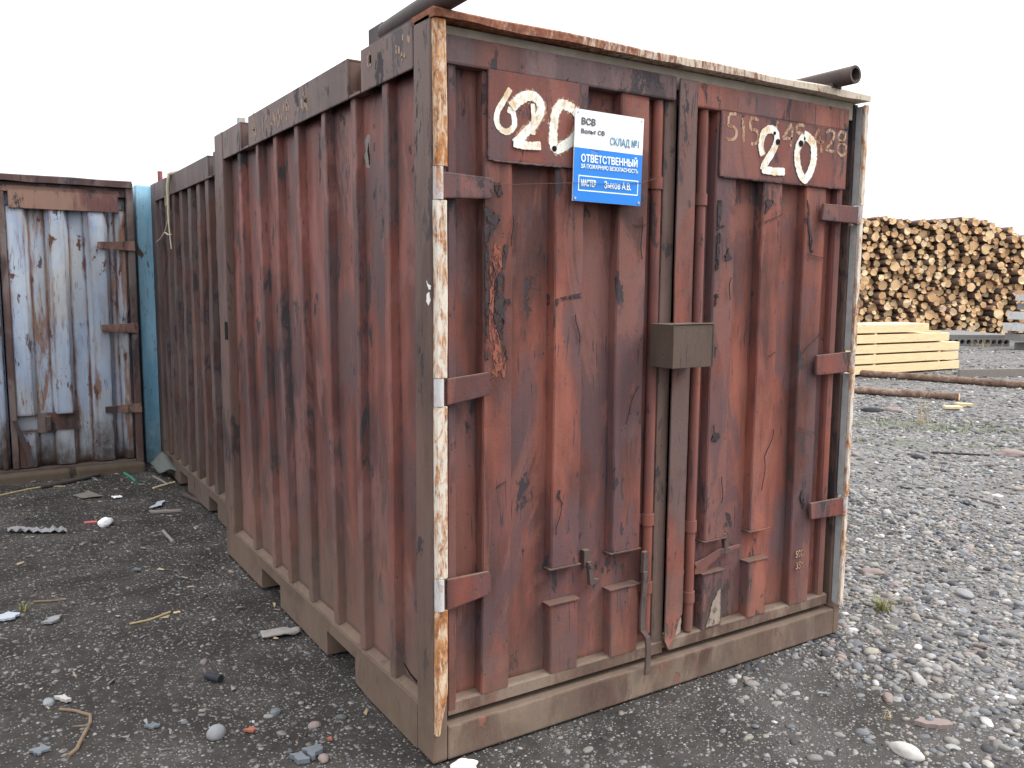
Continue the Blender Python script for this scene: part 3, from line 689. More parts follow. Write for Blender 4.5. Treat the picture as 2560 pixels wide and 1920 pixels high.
# roof pipes that overhang the front
for xx, yy in ((0.052, 2.2), (1.862, 2.3)):
    m = MB(); m.tube([(xx, -0.115, 2.437), (xx, 0.8, 2.437), (xx, yy, 2.432)] if xx > 1 else [(xx, -0.115, 2.442), (xx, 0.2, 2.440), (xx, 0.42, 2.436)], 0.036 if xx > 1 else 0.038, 18, True, 0.72)
    pz = m.build('roof_pipe', 'dark_steel', red)
    m = MB(); m.box(xx - 0.03, xx + 0.03, -0.03 if xx > 1 else 0.40, 0.05 if xx > 1 else 0.52, 2.398, 2.42 if xx > 1 else 2.465, 0.003)
    m.build('saddle', 'dark_steel', pz)
m = MB(); m.box(0.004, 0.045, 0.12, 0.40, 2.3985, 2.405, 0.002); m.build('roof_bracket', 'dark_steel', red)

# ---- doors
YF, YB = 0.020, 0.072
def door_leaf(frame_spans, ribs_full, ribs_split, xs, seed, split_up, split_lo, band, bottom):
    x0, x1 = xs
    m = MB(); m.sheet(x0, x1, 0.165, 2.345, YB, 'x', 26, 44, 0.004, 2.4, seed, 0.012)
    for a, b in frame_spans: m.rib(ax(a, YF), ax(b, YF), YF, YB + 0.004, 0.16, 2.33, 0.001, 'x', 0.0015, seed)
    for i, (a, b) in enumerate(ribs_full): m.rib(ax(a, YF), ax(b, YF), YF, YB + 0.004, 0.186, 2.27, 0.004, 'x', 0.004, seed + 5 + i)
    for i, (a, b) in enumerate(ribs_split):
        m.rib(ax(a, YF), ax(b, YF), YF, YB + 0.004, az(split_up[i], YF), 2.27, 0.004, 'x', 0.004, seed + 11 + i)
        m.rib(ax(a, YF), ax(b, YF), YF, YB + 0.004, 0.186, az(split_lo[i], YF), 0.004, 'x', 0.003, seed + 17 + i)
        for zz, sg in ((split_up[i], -1), (split_lo[i], 1)):     # folded cap lips
            zt = az(zz, YF); m.box(ax(a, YF) - 0.010, ax(b, YF) + 0.006, YF - 0.006, YB, *sorted((zt + sg * 0.0005, zt + sg * 0.006)), 0.0015)
    return m

lm = door_leaf([(0.055, 0.088)], [(0.185, 0.297)], [(0.467, 0.590), (0.740, 0.873)], (ax(0.056, YF), 1.035), 3.0, (0.588, 0.600), (0.452, 0.455), None, None)
left_door = lm.build('door', 'door_paint', red)
rm = door_leaf([], [(1.738, 1.867)], [(1.216, 1.328), (1.478, 1.592)], (1.125, 2.050), 8.0, (0.570, 0.572), (0.430, 0.436), None, None)
right_door = rm.build('door', 'door_paint', red)

def part(mb, name, mat, parent, label=None):
    o = mb.build(name, mat, parent)
    if label: o['label'] = label
    return o
# bands along the top, rails along the bottom
m = MB(); m.box(ax(0.046, 0.012), ax(1.000, 0.012), 0.010, 0.070, az(2.250, 0.01), az(2.338, 0.01), 0.008); part(m, 'top_band', 'header_paint', left_door)
m = MB(); m.box(ax(1.036, 0.012), ax(1.990, 0.012), 0.010, 0.070, az(2.241, 0.01), az(2.333, 0.01), 0.008); part(m, 'top_band', 'door_paint', right_door)
m = MB(); m.prism([(0.022, 0.142), (0.074, 0.142), (0.074, 0.196), (0.030, 0.190), (0.022, 0.184)], 'x', ax(0.056, 0.022), ax(1.004, 0.022), 0.002); part(m, 'bottom_rail', 'sill_paint', left_door)
m = MB(); m.prism([(0.022, 0.142), (0.074, 0.142), (0.074, 0.196), (0.030, 0.190), (0.022, 0.184)], 'x', ax(1.040, 0.022), ax(2.00, 0.022), 0.002); part(m, 'bottom_rail', 'sill_paint', right_door)
# inner patch plates between the split ribs
m = MB(); m.box(ax(0.40, 0.066), ax(0.600, 0.066), 0.062, 0.070, 0.435, 0.60, 0.002); m.box(ax(0.604, 0.066), ax(0.875, 0.066), 0.064, 0.0705, 0.44, 0.60, 0.002); part(m, 'patch_plate', 'door_paint', left_door)
m = MB(); m.box(ax(1.16, 0.066), ax(1.40, 0.066), 0.062, 0.070, 0.42, 0.59, 0.002); m.box(ax(1.403, 0.066), ax(1.585, 0.066), 0.064, 0.0705, 0.43, 0.585, 0.002); part(m, 'patch_plate', 'door_paint', right_door)
# meeting stiles
m = MB(); m.box(ax(0.944, 0.030), ax(1.006, 0.030), 0.028, 0.078, 0.16, az(2.262, 0.03), 0.014); part(m, 'stile', 'frame_paint', left_door)
b = bmesh.new(); prof = []
for i in range(41):
    z = 0.196 + (2.334 - 0.196) * i / 40; d = 0.010 + 0.003 * mnoise.noise(Vector((0, z * 2.5, 3)))
    xl, xr = ax(1.012, 0.01) + 0.003 * mnoise.noise(Vector((2, z * 2, 0))), ax(1.101, 0.01) + 0.002 * mnoise.noise(Vector((5, z * 2, 0)))
    if i < 2: xr -= 0.02 * (2 - i)
    prof.append([b.verts.new((xl, d, z)), b.verts.new((xr, d, z))])
tv = b.verts.new((1.038, 0.006, 0.158)); 
for i in range(40): b.faces.new((prof[i][0], prof[i][1], prof[i + 1][1], prof[i + 1][0]))
b.faces.new((prof[0][1], prof[0][0], tv)); thicken(b, 0.006)
m = MB(); m._merge(b); part(m, 'cover_strip', 'strip_paint', right_door)
m = MB(); m.box(ax(1.930, 0.03), ax(1.972, 0.03), 0.026, 0.076, 0.16, az(2.24, 0.03), 0.016); part(m, 'stile', 'rod_paint', right_door)
m = MB(); m.prism([(0.040, 0.150), (0.082, 0.150), (0.082, 0.192), (0.046, 0.192)], 'x', 1.035, 1.055); part(m, 'corner_tab', 'sill_paint', left_door)
# lock rods with their guides
def rod(xa, y, z0, guides, parent, gy):
    xx = ax(xa, y); m = MB(); m.tube([(xx, y, z0), (xx + 0.001, y, 1.2), (xx, y, az(2.262, y))], 0.0195, 16); r = part(m, 'lock_rod', 'rod_paint', parent)
    for zg in guides:
        g = MB(); g.tube([(xx, y, az(zg, y) - 0.022), (xx, y, az(zg, y) + 0.022)], 0.0255, 18); g.box(xx - 0.03, xx + 0.03, y + 0.008, YB, az(zg, y) - 0.02, az(zg, y) + 0.02, 0.003)
        part(g, 'rod_guide', 'rod_paint', parent)
rod(0.911, 0.044, 0.235, (1.950, 0.705, 0.440), left_door, 0)
rod(1.136, 0.040, 0.196, (1.905, 0.645, 0.358), right_door, 0)
# hinges
def hinge(parent, pts, y, seed):
    """strap outline in (x, z), bent over the frame"""
    m = MB(); m.prism([at(p[0], p[1], y) for p in pts], 'y', y - 0.006, y + 0.008, 0.004)
    part(m, 'hinge', 'plate_paint', parent)
hinge(left_door, [(0.036, 1.845), (0.214, 1.853), (0.222, 1.862), (0.222, 1.912), (0.214, 1.919), (0.036, 1.926)], -0.002, 1)
hinge(left_door, [(0.052, 1.198), (0.210, 1.222), (0.213, 1.292), (0.205, 1.297), (0.052, 1.283)], -0.002, 2)
hinge(left_door, [(0.050, 0.520), (0.205, 0.545), (0.217, 0.552), (0.218, 0.615), (0.210, 0.626), (0.050, 0.626)], -0.002, 3)
hinge(right_door, [(1.838, 1.862), (2.075, 1.858), (2.078, 1.932), (1.846, 1.932)], -0.002, 4)
hinge(right_door, [(1.848, 1.204), (2.060, 1.208), (2.060, 1.299), (1.846, 1.291)], -0.002, 5)
hinge(right_door, [(1.861, 0.567), (2.085, 0.556), (2.085, 0.638), (1.852, 0.641)], -0.002, 6)
# number plates
m = MB(); m.box(ax(0.203, 0.012), ax(0.598, 0.012), 0.011, 0.0195, az(1.974, 0.012), az(2.274, 0.012), 0.002); part(m, 'number_plate', 'plate_paint', left_door)
m = MB(); m.box(ax(1.231, 0.012), ax(1.983, 0.012), 0.0085, 0.0195, az(1.999, 0.012), az(2.2415, 0.012), 0.002); part(m, 'number_plate', 'plate_paint', right_door)
YP, YQ = 0.0108, 0.0083
D6 = [(0.292, 2.206), (0.27, 2.172), (0.247, 2.136), (0.24, 2.109), (0.245, 2.087), (0.263, 2.072), (0.284, 2.072), (0.305, 2.089), (0.307, 2.112), (0.3, 2.134), (0.281, 2.141)]
D2 = [(0.295, 2.148), (0.318, 2.17), (0.346, 2.188), (0.374, 2.194), (0.398, 2.183), (0.41, 2.162), (0.403, 2.134), (0.38, 2.101), (0.351, 2.075), (0.324, 2.049), (0.307, 2.036), (0.338, 2.034), (0.376, 2.034), (0.409, 2.038)]
DR = [(0.376, 2.169), (0.379, 2.139), (0.38, 2.101), (0.379, 2.07)]
D0 = [(0.545, 2.169), (0.52, 2.178), (0.493, 2.181), (0.471, 2.153), (0.464, 2.117), (0.461, 2.078), (0.463, 2.047), (0.478, 2.034), (0.507, 2.047), (0.542, 2.07), (0.562, 2.096), (0.569, 2.128), (0.561, 2.155), (0.545, 2.169)]
m = MB(); stroke(m, D6, 0.026, YP + 0.0011, 0.0005, seed=61, rough=0.35); stroke(m, D2[:10], 0.043, YP + 0.0006, 0.0005, seed=62, rough=0.35); stroke(m, D0, 0.042, YP + 0.0002, 0.0005, seed=63, rough=0.35); part(m, 'paint_bleed', 'digit_faint', left_door)
m = MB(); stroke(m, D6, 0.0195, YP, seed=1); part(m, 'painted_digit', 'digit_white', left_door)
m = MB(); stroke(m, D2[:11], (0.035, 0.028), YP - 0.0014, seed=2, rough=0.13); stroke(m, [(0.302, 2.036)] + D2[11:], 0.026, YP - 0.0042, seed=5, rough=0.13); stroke(m, DR, 0.016, YP - 0.0026, seed=3); part(m, 'painted_digit', 'digit_white', left_door)
m = MB(); stroke(m, D0, 0.033, YP, seed=4, rough=0.13); part(m, 'painted_digit', 'digit_white', left_door)
m = MB(); m.tube([(0.466, YP - 0.003, 2.034), (0.466, YP - 0.0012, 2.034)], 0.0095, 12); part(m, 'hole', 'black', left_door)
RN = [[(1.319, 2.238), (1.281, 2.234), (1.28, 2.193), (1.307, 2.192), (1.323, 2.173), (1.315, 2.15), (1.286, 2.141), (1.271, 2.144)], [(1.355, 2.23), (1.361, 2.185), (1.363, 2.14)],
      [(1.444, 2.231), (1.401, 2.233), (1.4, 2.193), (1.427, 2.192), (1.447, 2.173), (1.436, 2.143), (1.406, 2.136)], [(1.556, 2.241), (1.55, 2.228), (1.538, 2.150)],
      [(1.638, 2.237), (1.614, 2.207), (1.591, 2.177), (1.619, 2.178), (1.648, 2.179)], [(1.643, 2.227), (1.641, 2.188), (1.637, 2.147)],
      [(1.714, 2.238), (1.674, 2.236), (1.673, 2.208), (1.706, 2.205), (1.716, 2.18), (1.70, 2.15), (1.675, 2.146)], [(1.813, 2.238), (1.794, 2.212), (1.779, 2.184), (1.807, 2.182), (1.842, 2.183)],
      [(1.818, 2.205), (1.823, 2.17), (1.828, 2.138)], [(1.856, 2.222), (1.88, 2.237), (1.906, 2.225), (1.9, 2.2), (1.877, 2.175), (1.859, 2.155), (1.911, 2.152)],
      [(1.955, 2.24), (1.98, 2.23), (1.975, 2.208), (1.955, 2.196), (1.935, 2.208), (1.938, 2.228), (1.955, 2.24)], [(1.955, 2.196), (1.985, 2.181), (1.988, 2.156), (1.963, 2.14), (1.936, 2.154), (1.937, 2.179), (1.955, 2.196)]]
for grp in ((0,), (1,), (2,), (3,), (4, 5), (6,), (7, 8), (9,), (10, 11)):
    m = MB()
    for i in grp: stroke(m, RN[i], 0.0125, YQ, 0.001, seed=20 + i, rough=0.3)
    part(m, 'painted_digit', 'digit_faint', right_door)
B2 = [(1.474, 2.098), (1.463, 2.124), (1.462, 2.154), (1.477, 2.187), (1.511, 2.204), (1.541, 2.195), (1.551, 2.167), (1.535, 2.127), (1.508, 2.093), (1.482, 2.059), (1.476, 2.042), (1.537, 2.041), (1.604, 2.045)]
B0 = [(1.714, 2.197), (1.686, 2.162), (1.675, 2.122), (1.683, 2.079), (1.704, 2.042), (1.729, 2.024), (1.755, 2.046), (1.776, 2.091), (1.781, 2.131), (1.772, 2.17), (1.741, 2.193), (1.714, 2.197)]
m = MB(); stroke(m, B2[:11], (0.030, 0.032), YQ - 0.0016, seed=41, rough=0.13); stroke(m, [(1.470, 2.043)] + B2[11:], 0.030, YQ - 0.0031, seed=45, rough=0.13); part(m, 'painted_digit', 'digit_white', right_door)
m = MB(); stroke(m, B0, (0.032, 0.040), YQ - 0.0016, seed=42, rough=0.13); part(m, 'painted_digit', 'digit_white', right_door)
for (cx, cz, r) in ((1.556, 2.158, 0.012), (1.535, 2.19, 0.007), (1.695, 2.165, 0.013)):
    m = MB(); m.tube([(cx, YQ - 0.0052, cz), (cx, YQ - 0.0030, cz)], r, 10); part(m, 'hole', 'black', right_door)
# faint stencilled weight marks low on the right door
text_mesh('painted_mark', 'Б-', 0.055, 1.652, YB - 0.0035, 0.405, 'digit_faint', right_door, 0.0005, 0.8)
text_mesh('painted_mark', 'П', 0.050, 1.660, YB - 0.0035, 0.350, 'digit_faint', right_door, 0.0005, 0.8)
text_mesh('painted_mark', '500.', 0.045, 1.790, YF - 0.0055, 0.400, 'digit_faint', right_door, 0.0005, 0.75)
text_mesh('painted_mark', '35т.', 0.045, 1.795, YF - 0.0055, 0.347, 'digit_faint', right_door, 0.0005, 0.75)

# bared steel, scuffs and faded primer with shapes of their own
CH = {'a': [(0.197, 1.824), (0.211, 1.833), (0.233, 1.815), (0.256, 1.805), (0.261, 1.789), (0.243, 1.765), (0.225, 1.741), (0.216, 1.718), (0.2, 1.714)],
      'b': [(0.278, 1.712), (0.287, 1.717), (0.29, 1.697), (0.278, 1.634), (0.268, 1.632), (0.273, 1.673)],
      'c': [(0.269, 1.626), (0.278, 1.611), (0.279, 1.579), (0.276, 1.536), (0.3, 1.536), (0.303, 1.512), (0.278, 1.5), (0.279, 1.456), (0.27, 1.417), (0.29, 1.356), (0.292, 1.332), (0.285, 1.336), (0.263, 1.405), (0.24, 1.457), (0.235, 1.481), (0.242, 1.524), (0.239, 1.559), (0.244, 1.595)],
      'd': [(0.203, 1.71), (0.216, 1.703), (0.216, 1.633), (0.206, 1.61), (0.216, 1.563), (0.217, 1.501), (0.212, 1.438), (0.217, 1.335), (0.204, 1.336), (0.203, 1.555)],
      'e': [(0.233, 1.91), (0.26, 1.908), (0.27, 1.871), (0.251, 1.866), (0.238, 1.888)],
      'f': [(0.487, 1.535), (0.506, 1.539), (0.552, 1.548), (0.594, 1.556), (0.594, 1.539), (0.553, 1.535), (0.506, 1.529), (0.487, 1.509)],
      's': [(0.499, 0.859), (0.517, 0.861), (0.512, 0.844), (0.529, 0.807), (0.505, 0.837)]}
CR_ = {'g': [(1.245, 1.912), (1.267, 1.914), (1.267, 1.864), (1.26, 1.818), (1.293, 1.815), (1.257, 1.808), (1.265, 1.739), (1.26, 1.647), (1.248, 1.643), (1.248, 1.706), (1.247, 1.813)],
       'h': [(1.245, 1.551), (1.264, 1.553), (1.267, 1.538), (1.253, 1.532), (1.257, 1.513), (1.247, 1.502)],
       'i': [(1.292, 1.703), (1.304, 1.709), (1.312, 1.732), (1.317, 1.707), (1.335, 1.691), (1.311, 1.688), (1.293, 1.682), (1.302, 1.694)],
       'j': [(1.766, 1.943), (1.781, 1.917), (1.785, 1.855), (1.803, 1.797), (1.818, 1.729), (1.804, 1.729), (1.789, 1.801), (1.771, 1.854)],
       'k': [(1.255, 0.986), (1.272, 1.004), (1.296, 0.999), (1.3, 0.977), (1.28, 0.964), (1.258, 0.97)], 'l': [(1.816, 0.7), (1.833, 0.659), (1.852, 0.602), (1.829, 0.62), (1.807, 0.672)],
       'u': [(1.514, 1.928), (1.56, 1.927), (1.53, 1.89), (1.512, 1.872)]}
def patches(D, y, amt, sd, name, mat, parent):
    for i, (k, p) in enumerate(D.items()):
        m = MB(); m.poly([(q[0], y, q[1]) for q in jag(p, amt, 3, sd + i)], (0, 1, 0), 0.004); part(m, name, mat, parent)
patches(CH, YF - 0.0045, 0.0018, 1, 'bared_patch', 'chip_dark', left_door)
patches(CR_, YF - 0.0045, 0.0016, 30, 'bared_patch', 'chip_dark', right_door)
patches({'p1': [(0.219, 1.70), (0.262, 1.72), (0.268, 1.64), (0.245, 1.60), (0.236, 1.52), (0.230, 1.47), (0.262, 1.40), (0.283, 1.34), (0.276, 1.27), (0.262, 1.30), (0.245, 1.25), (0.228, 1.30), (0.219, 1.45), (0.220, 1.60)]}, YF - 0.0035, 0.003, 60, 'faded_patch', 'chip_peach', left_door)
m = MB(); m.poly([(0.4775, 0.058 + 0.014 * math.cos(a), 1.532 + 0.021 * math.sin(a)) for a in np.linspace(0, 6.28, 14)[:-1]], (1, 0, 0), 0.004); part(m, 'dark_spot', 'chip_dark', left_door)
arch = [(1.352, 0.333), (1.373, 0.354), (1.405, 0.356), (1.438, 0.333), (1.45, 0.298), (1.434, 0.282), (1.40, 0.300), (1.377, 0.284), (1.361, 0.212), (1.352, 0.22)]
m = MB(); m.poly([(q[0] * 1.012 - 0.01, YB - 0.0065, q[1]) for q in jag(arch, 0.003, 3, 5)], (0, 1, 0), 0.003); m.poly([(q[0], YF - 0.0045, q[1]) for q in jag([(1.332, 0.345), (1.337, 0.20), (1.255, 0.195), (1.282, 0.27), (1.31, 0.318)], 0.003, 4, 6)], (0, 1, 0), 0.003)
part(m, 'dust_smear', 'dust_light', right_door)
m = MB(); m.poly([(q[0], 0.0055, q[1]) for q in jag([(1.026, 0.46), (1.06, 0.50), (1.10, 0.60), (1.112, 0.44), (1.108, 0.34), (1.09, 0.36), (1.06, 0.32), (1.112, 0.30), (1.105, 0.215), (1.05, 0.20), (1.028, 0.25), (1.05, 0.31), (1.034, 0.40)], 0.004, 3, 9)], (0, 1, 0), 0.003)
part(m, 'dust_smear', 'dust_light', right_door)
# weld beads along the number plates and hinge straps
def bead(parent, pts, r, seed):
    rb = random.Random(seed); q = []
    for (x0, z0), (x1, z1) in zip(pts[:-1], pts[1:]):
        n = max(2, int(math.hypot(x1 - x0, z1 - z0) / 0.012))
        q += [(x0 + (x1 - x0) * i / n, 0.0125 + rb.uniform(-0.001, 0.001), z0 + (z1 - z0) * i / n + rb.uniform(-0.001, 0.001)) for i in range(n)]
    m = MB(); m.tube(q, [r * rb.uniform(0.6, 1.25) for _ in q], 7); part(m, 'weld_bead', 'header_paint', parent)
xa, xb = ax(0.203, 0.012), ax(0.598, 0.012)
bead(left_door, [(xa, az(2.274, 0.012)), (xa, az(1.974, 0.012))], 0.0032, 1); bead(left_door, [(xa + 0.02, az(1.9735, 0.012)), (xb - 0.1, az(1.9735, 0.012))], 0.0034, 2)
xa, xb = ax(1.231, 0.012), ax(1.983, 0.012)
bead(right_door, [(xa, az(2.24, 0.012)), (xa, az(2.0, 0.012))], 0.0032, 3); bead(right_door, [(xa + 0.02, az(1.9985, 0.012)), (xb, az(1.9985, 0.012))], 0.0034, 4)
# scratches and scrapes on the standing ribs
rs = random.Random(404)
for parent, spans in ((left_door, ((0.20, 0.30), (0.48, 0.59), (0.755, 0.868))), (right_door, ((1.23, 1.325), (1.49, 1.59), (1.75, 1.862)))):
    for k in range(10):
        a, b_ = rs.choice(spans); xa = rs.uniform(a, b_); z = rs.uniform(0.75, 1.88); ln = rs.uniform(0.03, 0.16); an = rs.choice((rs.gauss(0, 0.15), rs.gauss(0.7, 0.3), rs.gauss(1.4, 0.2)))
        x = ax(xa, YF); p = []
        for q in range(5):
            t = q / 4 - 0.5; xx = x + math.sin(an) * ln * t + 0.006 * math.sin(t * 5 + k); p.append((min(max(xx, ax(a, YF) + 0.003), ax(b_, YF) - 0.003), z + math.cos(an) * ln * t))
        m = MB(); stroke(m, p, (rs.uniform(0.001, 0.0022), rs.uniform(0.0006, 0.0014)), YF - 0.0046, 0.0035, seed=900 + k, rough=0.4); part(m, 'scratch', 'scratch_dark', parent)
# latches
def hook(parent, x, z, y):
    m = MB(); m.box(x - 0.014, x + 0.014, y, y + 0.026, z - 0.01, z + 0.055, 0.003)
    m.prism([(x - 0.004, z + 0.012), (x + 0.014, z + 0.012), (x + 0.020, z - 0.055), (x + 0.050, z - 0.060), (x + 0.052, z - 0.075), (x + 0.008, z - 0.078)], 'y', y - 0.012, y + 0.006, 0.002)
    m.tube([(x + 0.008, y - 0.018, z - 0.004), (x + 0.008, y - 0.008, z - 0.004)], 0.007, 10)
    part(m, 'latch', 'dark_steel', parent)
hook(left_door, 0.655, 0.560, 0.036)
hook(right_door, 1.355, 0.560, 0.036)
m = MB(); m.prism([at(p[0], p[1], 0.03) for p in ((1.165, 0.488), (1.225, 0.497), (1.30, 0.523), (1.42, 0.524), (1.424, 0.512), (1.31, 0.500), (1.235, 0.462), (1.235, 0.436), (1.165, 0.442))], 'y', 0.026, 0.036, 0.002)
m.tube([(1.20, 0.018, 0.465), (1.20, 0.03, 0.465)], 0.008, 10); part(m, 'latch_bar', 'rod_paint', right_door)
m = MB(); m.prism([(0.898, 0.575), (0.918, 0.578), (0.925, 0.50), (0.922, 0.49), (0.896, 0.49)], 'y', 0.0, 0.018, 0.003)
lx = [(0.908, 0.000, 0.500), (0.902, -0.004, 0.44), (0.892, -0.006, 0.34), (0.893, -0.008, 0.272), (0.913, -0.016, 0.243), (0.916, -0.020, 0.19), (0.905, -0.026, 0.100)]
b = bmesh.new(); rows = []
for (x, y, z) in lx: rows.append([b.verts.new((x - 0.012, y - 0.004, z)), b.verts.new((x + 0.012, y - 0.004, z)), b.verts.new((x + 0.012, y + 0.006, z)), b.verts.new((x - 0.012, y + 0.006, z))])
for i in range(len(rows) - 1):
    for k in range(4): b.faces.new((rows[i][k], rows[i][(k + 1) % 4], rows[i + 1][(k + 1) % 4], rows[i + 1][k]))
b.faces.new(rows[0]); b.faces.new(rows[-1][::-1]); m._merge(b, 0.002); part(m, 'lever', 'dark_steel', left_door)
# lock box
m = MB(); m.box(0.909, 1.108, -0.115, 0.0085, 1.285, 1.444, 0.0022); bx = part(m, 'lock_box', 'steel_box', red)
m = MB(); m.tube([(0.9095, -0.1148, 1.4438), (1.0, -0.116, 1.4455), (1.1075, -0.1148, 1.4442)], 0.0035, 8); m.tube([(0.9098, -0.1150, 1.2858), (0.9090, -0.1158, 1.37), (0.9098, -0.1150, 1.4432)], 0.003, 8); m.tube([(1.1075, -0.115, 1.286), (1.1082, -0.1156, 1.36), (1.1075, -0.115, 1.4435)], 0.003, 8)
part(m, 'weld_bead', 'steel_box', bx)
# side marks
m = MB()
m.poly([(0.0425, q[0], q[1]) for q in jag([(0.612, 2.098), (0.586, 2.119), (0.548, 2.107), (0.536, 2.052), (0.554, 2.0), (0.60, 2.006), (0.616, 2.051), (0.601, 2.066)], 0.004, 3, 4)], (1, 0, 0), 0.008); part(m, 'primer_patch', 'primer_grey', red)
m = MB()
for p in ([(0.575, 2.09), (0.572, 2.07), (0.566, 2.035), (0.568, 2.01), (0.575, 2.03), (0.585, 2.06)],): m.poly([(0.0405, q[0], q[1]) for q in jag(p, 0.002, 3, 8)], (1, 0, 0), 0.003)
part(m, 'gash', 'black', red); m = MB()
m.poly([(0.0405, q[0], q[1]) for q in [(0.31, 0.222), (0.26, 0.204), (0.20, 0.196), (0.125, 0.190), (0.125, 0.186), (0.20, 0.190), (0.26, 0.199)]], (1, 0, 0), 0.004)
part(m, 'gash', 'black', red)
m = MB()
for p in ([(0.034, 1.591), (0.006, 1.576), (0.006, 1.565), (0.022, 1.572)], [(0.03, 1.55), (0.014, 1.557), (0.006, 1.531), (0.018, 1.514), (0.035, 1.527)]): m.poly([(-0.0015, q[0], q[1]) for q in jag(p, 0.002, 3, 2)], (1, 0, 0), 0.003)
part(m, 'paint_flake', 'white_flake', red)
r2 = random.Random(5)          # remains of white lettering on the long rail
for yc, zc_, n, sx, sz in ((1.86, 2.33, 16, 0.035, 0.045), (1.70, 2.315, 8, 0.05, 0.03), (1.52, 2.315, 14, 0.06, 0.035), (1.38, 2.32, 9, 0.04, 0.035), (1.14, 2.325, 18, 0.05, 0.045), (0.46, 2.345, 6, 0.02, 0.03), (0.20, 2.33, 7, 0.04, 0.05)):
    m = MB()
    for _ in range(n):
        y, z, w, h = yc + r2.gauss(0, sx * 0.6), zc_ + r2.gauss(0, sz * 0.5), r2.uniform(0.003, 0.009), r2.uniform(0.006, 0.022)
        if 2.262 < z < 2.385: m.poly([(-0.0012, y + a, z + c) for a, c in jag([(-w, -h), (w, -h * 0.6), (w * 0.8, h), (-w * 0.7, h * 0.8)], 0.002, 2, int(y * 1000 + z * 777))], (1, 0, 0), 0.003)
    part(m, 'lettering_remains', 'flake_pale', red)

# ------------------------------------------------------------------ the sign on the left door
sign = empty('warning_sign', (0.68, 0.0, 1.86), 'white and blue plastic fire-safety sign screwed to the left door of the red container', 'sign')
S0 = Vector((0.68, 0, 1.86))
def sgx(u, v):     # sign coordinates 0..1 right and up, on its slightly skewed plate
    x = 0.530 + 0.3005 * u + 0.008 * v; z = 1.866 + 0.304 * v - 0.002 * u
    return x, z
SY = -0.010
def sign_poly(mb, pts, y, thick):
    mb.poly([(sgx(*p)[0] - S0.x, y, sgx(*p)[1] - S0.z) for p in pts], (0, 1, 0), thick)
m = MB(); sign_poly(m, [(0, 0), (1, 0), (1, 1), (0, 1)], SY, 0.004); m.build('plate', 'sign_white', sign)
m = MB(); sign_poly(m, [(0.001, 0.001), (0.999, 0.001), (0.999, 0.583), (0.001, 0.585)], SY - 0.0006, 0.0005); m.build('blue_field', 'sign_blue', sign)
m = MB(); sign_poly(m, jag([(0.235, 0.574), (0.30, 0.56), (0.335, 0.55), (0.345, 0.44), (0.33, 0.41), (0.225, 0.47)], 0.004, 3, 3), SY - 0.0010, 0.0003); m.build('faded_patch', 'sign_patch', sign)
m = MB()
for a, b_ in (((0.225, 0.582), (0.30, 0.562)), ((0.30, 0.562), (0.345, 0.572)), ((0.33, 0.56), (0.345, 0.50))): sign_poly(m, [(a[0], a[1] - 0.005), (b_[0], b_[1] - 0.005), (b_[0], b_[1] + 0.005), (a[0], a[1] + 0.005)], SY - 0.0013, 0.0003)
m.build('crack', 'ink_grey', sign)
m = MB()
for q in ([(0.07, 0.115), (0.95, 0.115), (0.95, 0.127), (0.07, 0.127)], [(0.07, 0.275), (0.95, 0.275), (0.95, 0.287), (0.07, 0.287)], [(0.07, 0.1275), (0.08, 0.1275), (0.08, 0.2745), (0.07, 0.2745)], [(0.94, 0.1275), (0.95, 0.1275), (0.95, 0.2745), (0.94, 0.2745)]):
    sign_poly(m, q, SY - 0.0012, 0.0006)
m.build('name_frame', 'ink_white', sign)
def sign_text(body, u, v, size, mat, width, bold=0.0):
    x, z = sgx(u, v)
    o = text_mesh('lettering', body, size, 0, 0, 0, mat, sign, bold)
    xs = [q.co.x for q in o.data.vertices]; k = width * 0.3005 / (max(xs) - min(xs)); x_min = min(xs)
    o.data.transform(Matrix.Translation((x - S0.x - x_min * k, SY - 0.0016, z - S0.z)) @ Matrix.Diagonal((k, 1, 1, 1)))
sign_text('ВСВ', 0.085, 0.84, 0.030, 'ink_grey', 0.20, 0.0010)
sign_text('Вольт СВ', 0.085, 0.745, 0.020, 'ink_grey', 0.335, 0.0004)
sign_text('СКЛАД №1', 0.505, 0.655, 0.036, 'ink_blue', 0.43, 0.0002)
sign_text('ОТВЕТСТВЕННЫЙ', 0.095, 0.435, 0.034, 'ink_white', 0.83, 0.0012)
sign_text('ЗА ПОЖАРНУЮ БЕЗОПАСНОСТЬ', 0.095, 0.365, 0.0185, 'ink_white', 0.84, 0.0005)
sign_text('МАСТЕР', 0.105, 0.168, 0.030, 'ink_white', 0.215, 0.0012)
sign_text('Зыков А.В.', 0.44, 0.168, 0.032, 'ink_white', 0.40, 0.0007)
for u, v in ((0.035, 0.965), (0.965, 0.965), (0.03, 0.03), (0.965, 0.035)):
    m = MB(); x, z = sgx(u, v); m.tube([(x - S0.x, SY - 0.003, z - S0.z), (x - S0.x, SY, z - S0.z)], 0.0045 if v < 0.5 else 0.003, 12); m.build('screw', 'screw', sign)

wr = MB(); wr.tube([(0.215, 0.008, 1.90), (0.30, 0.008, 1.905), (0.42, -0.004, 1.915), (0.54, -0.016, 1.925), (0.70, -0.018, 1.93), (0.83, -0.012, 1.945), (0.885, 0.015, 1.958), (0.93, 0.020, 1.972)], 0.0009, 6)
tag(wr.build('wire', 'wire'), 'thin dark wire strung across the blue sign from hinge to lock rod', 'wire')

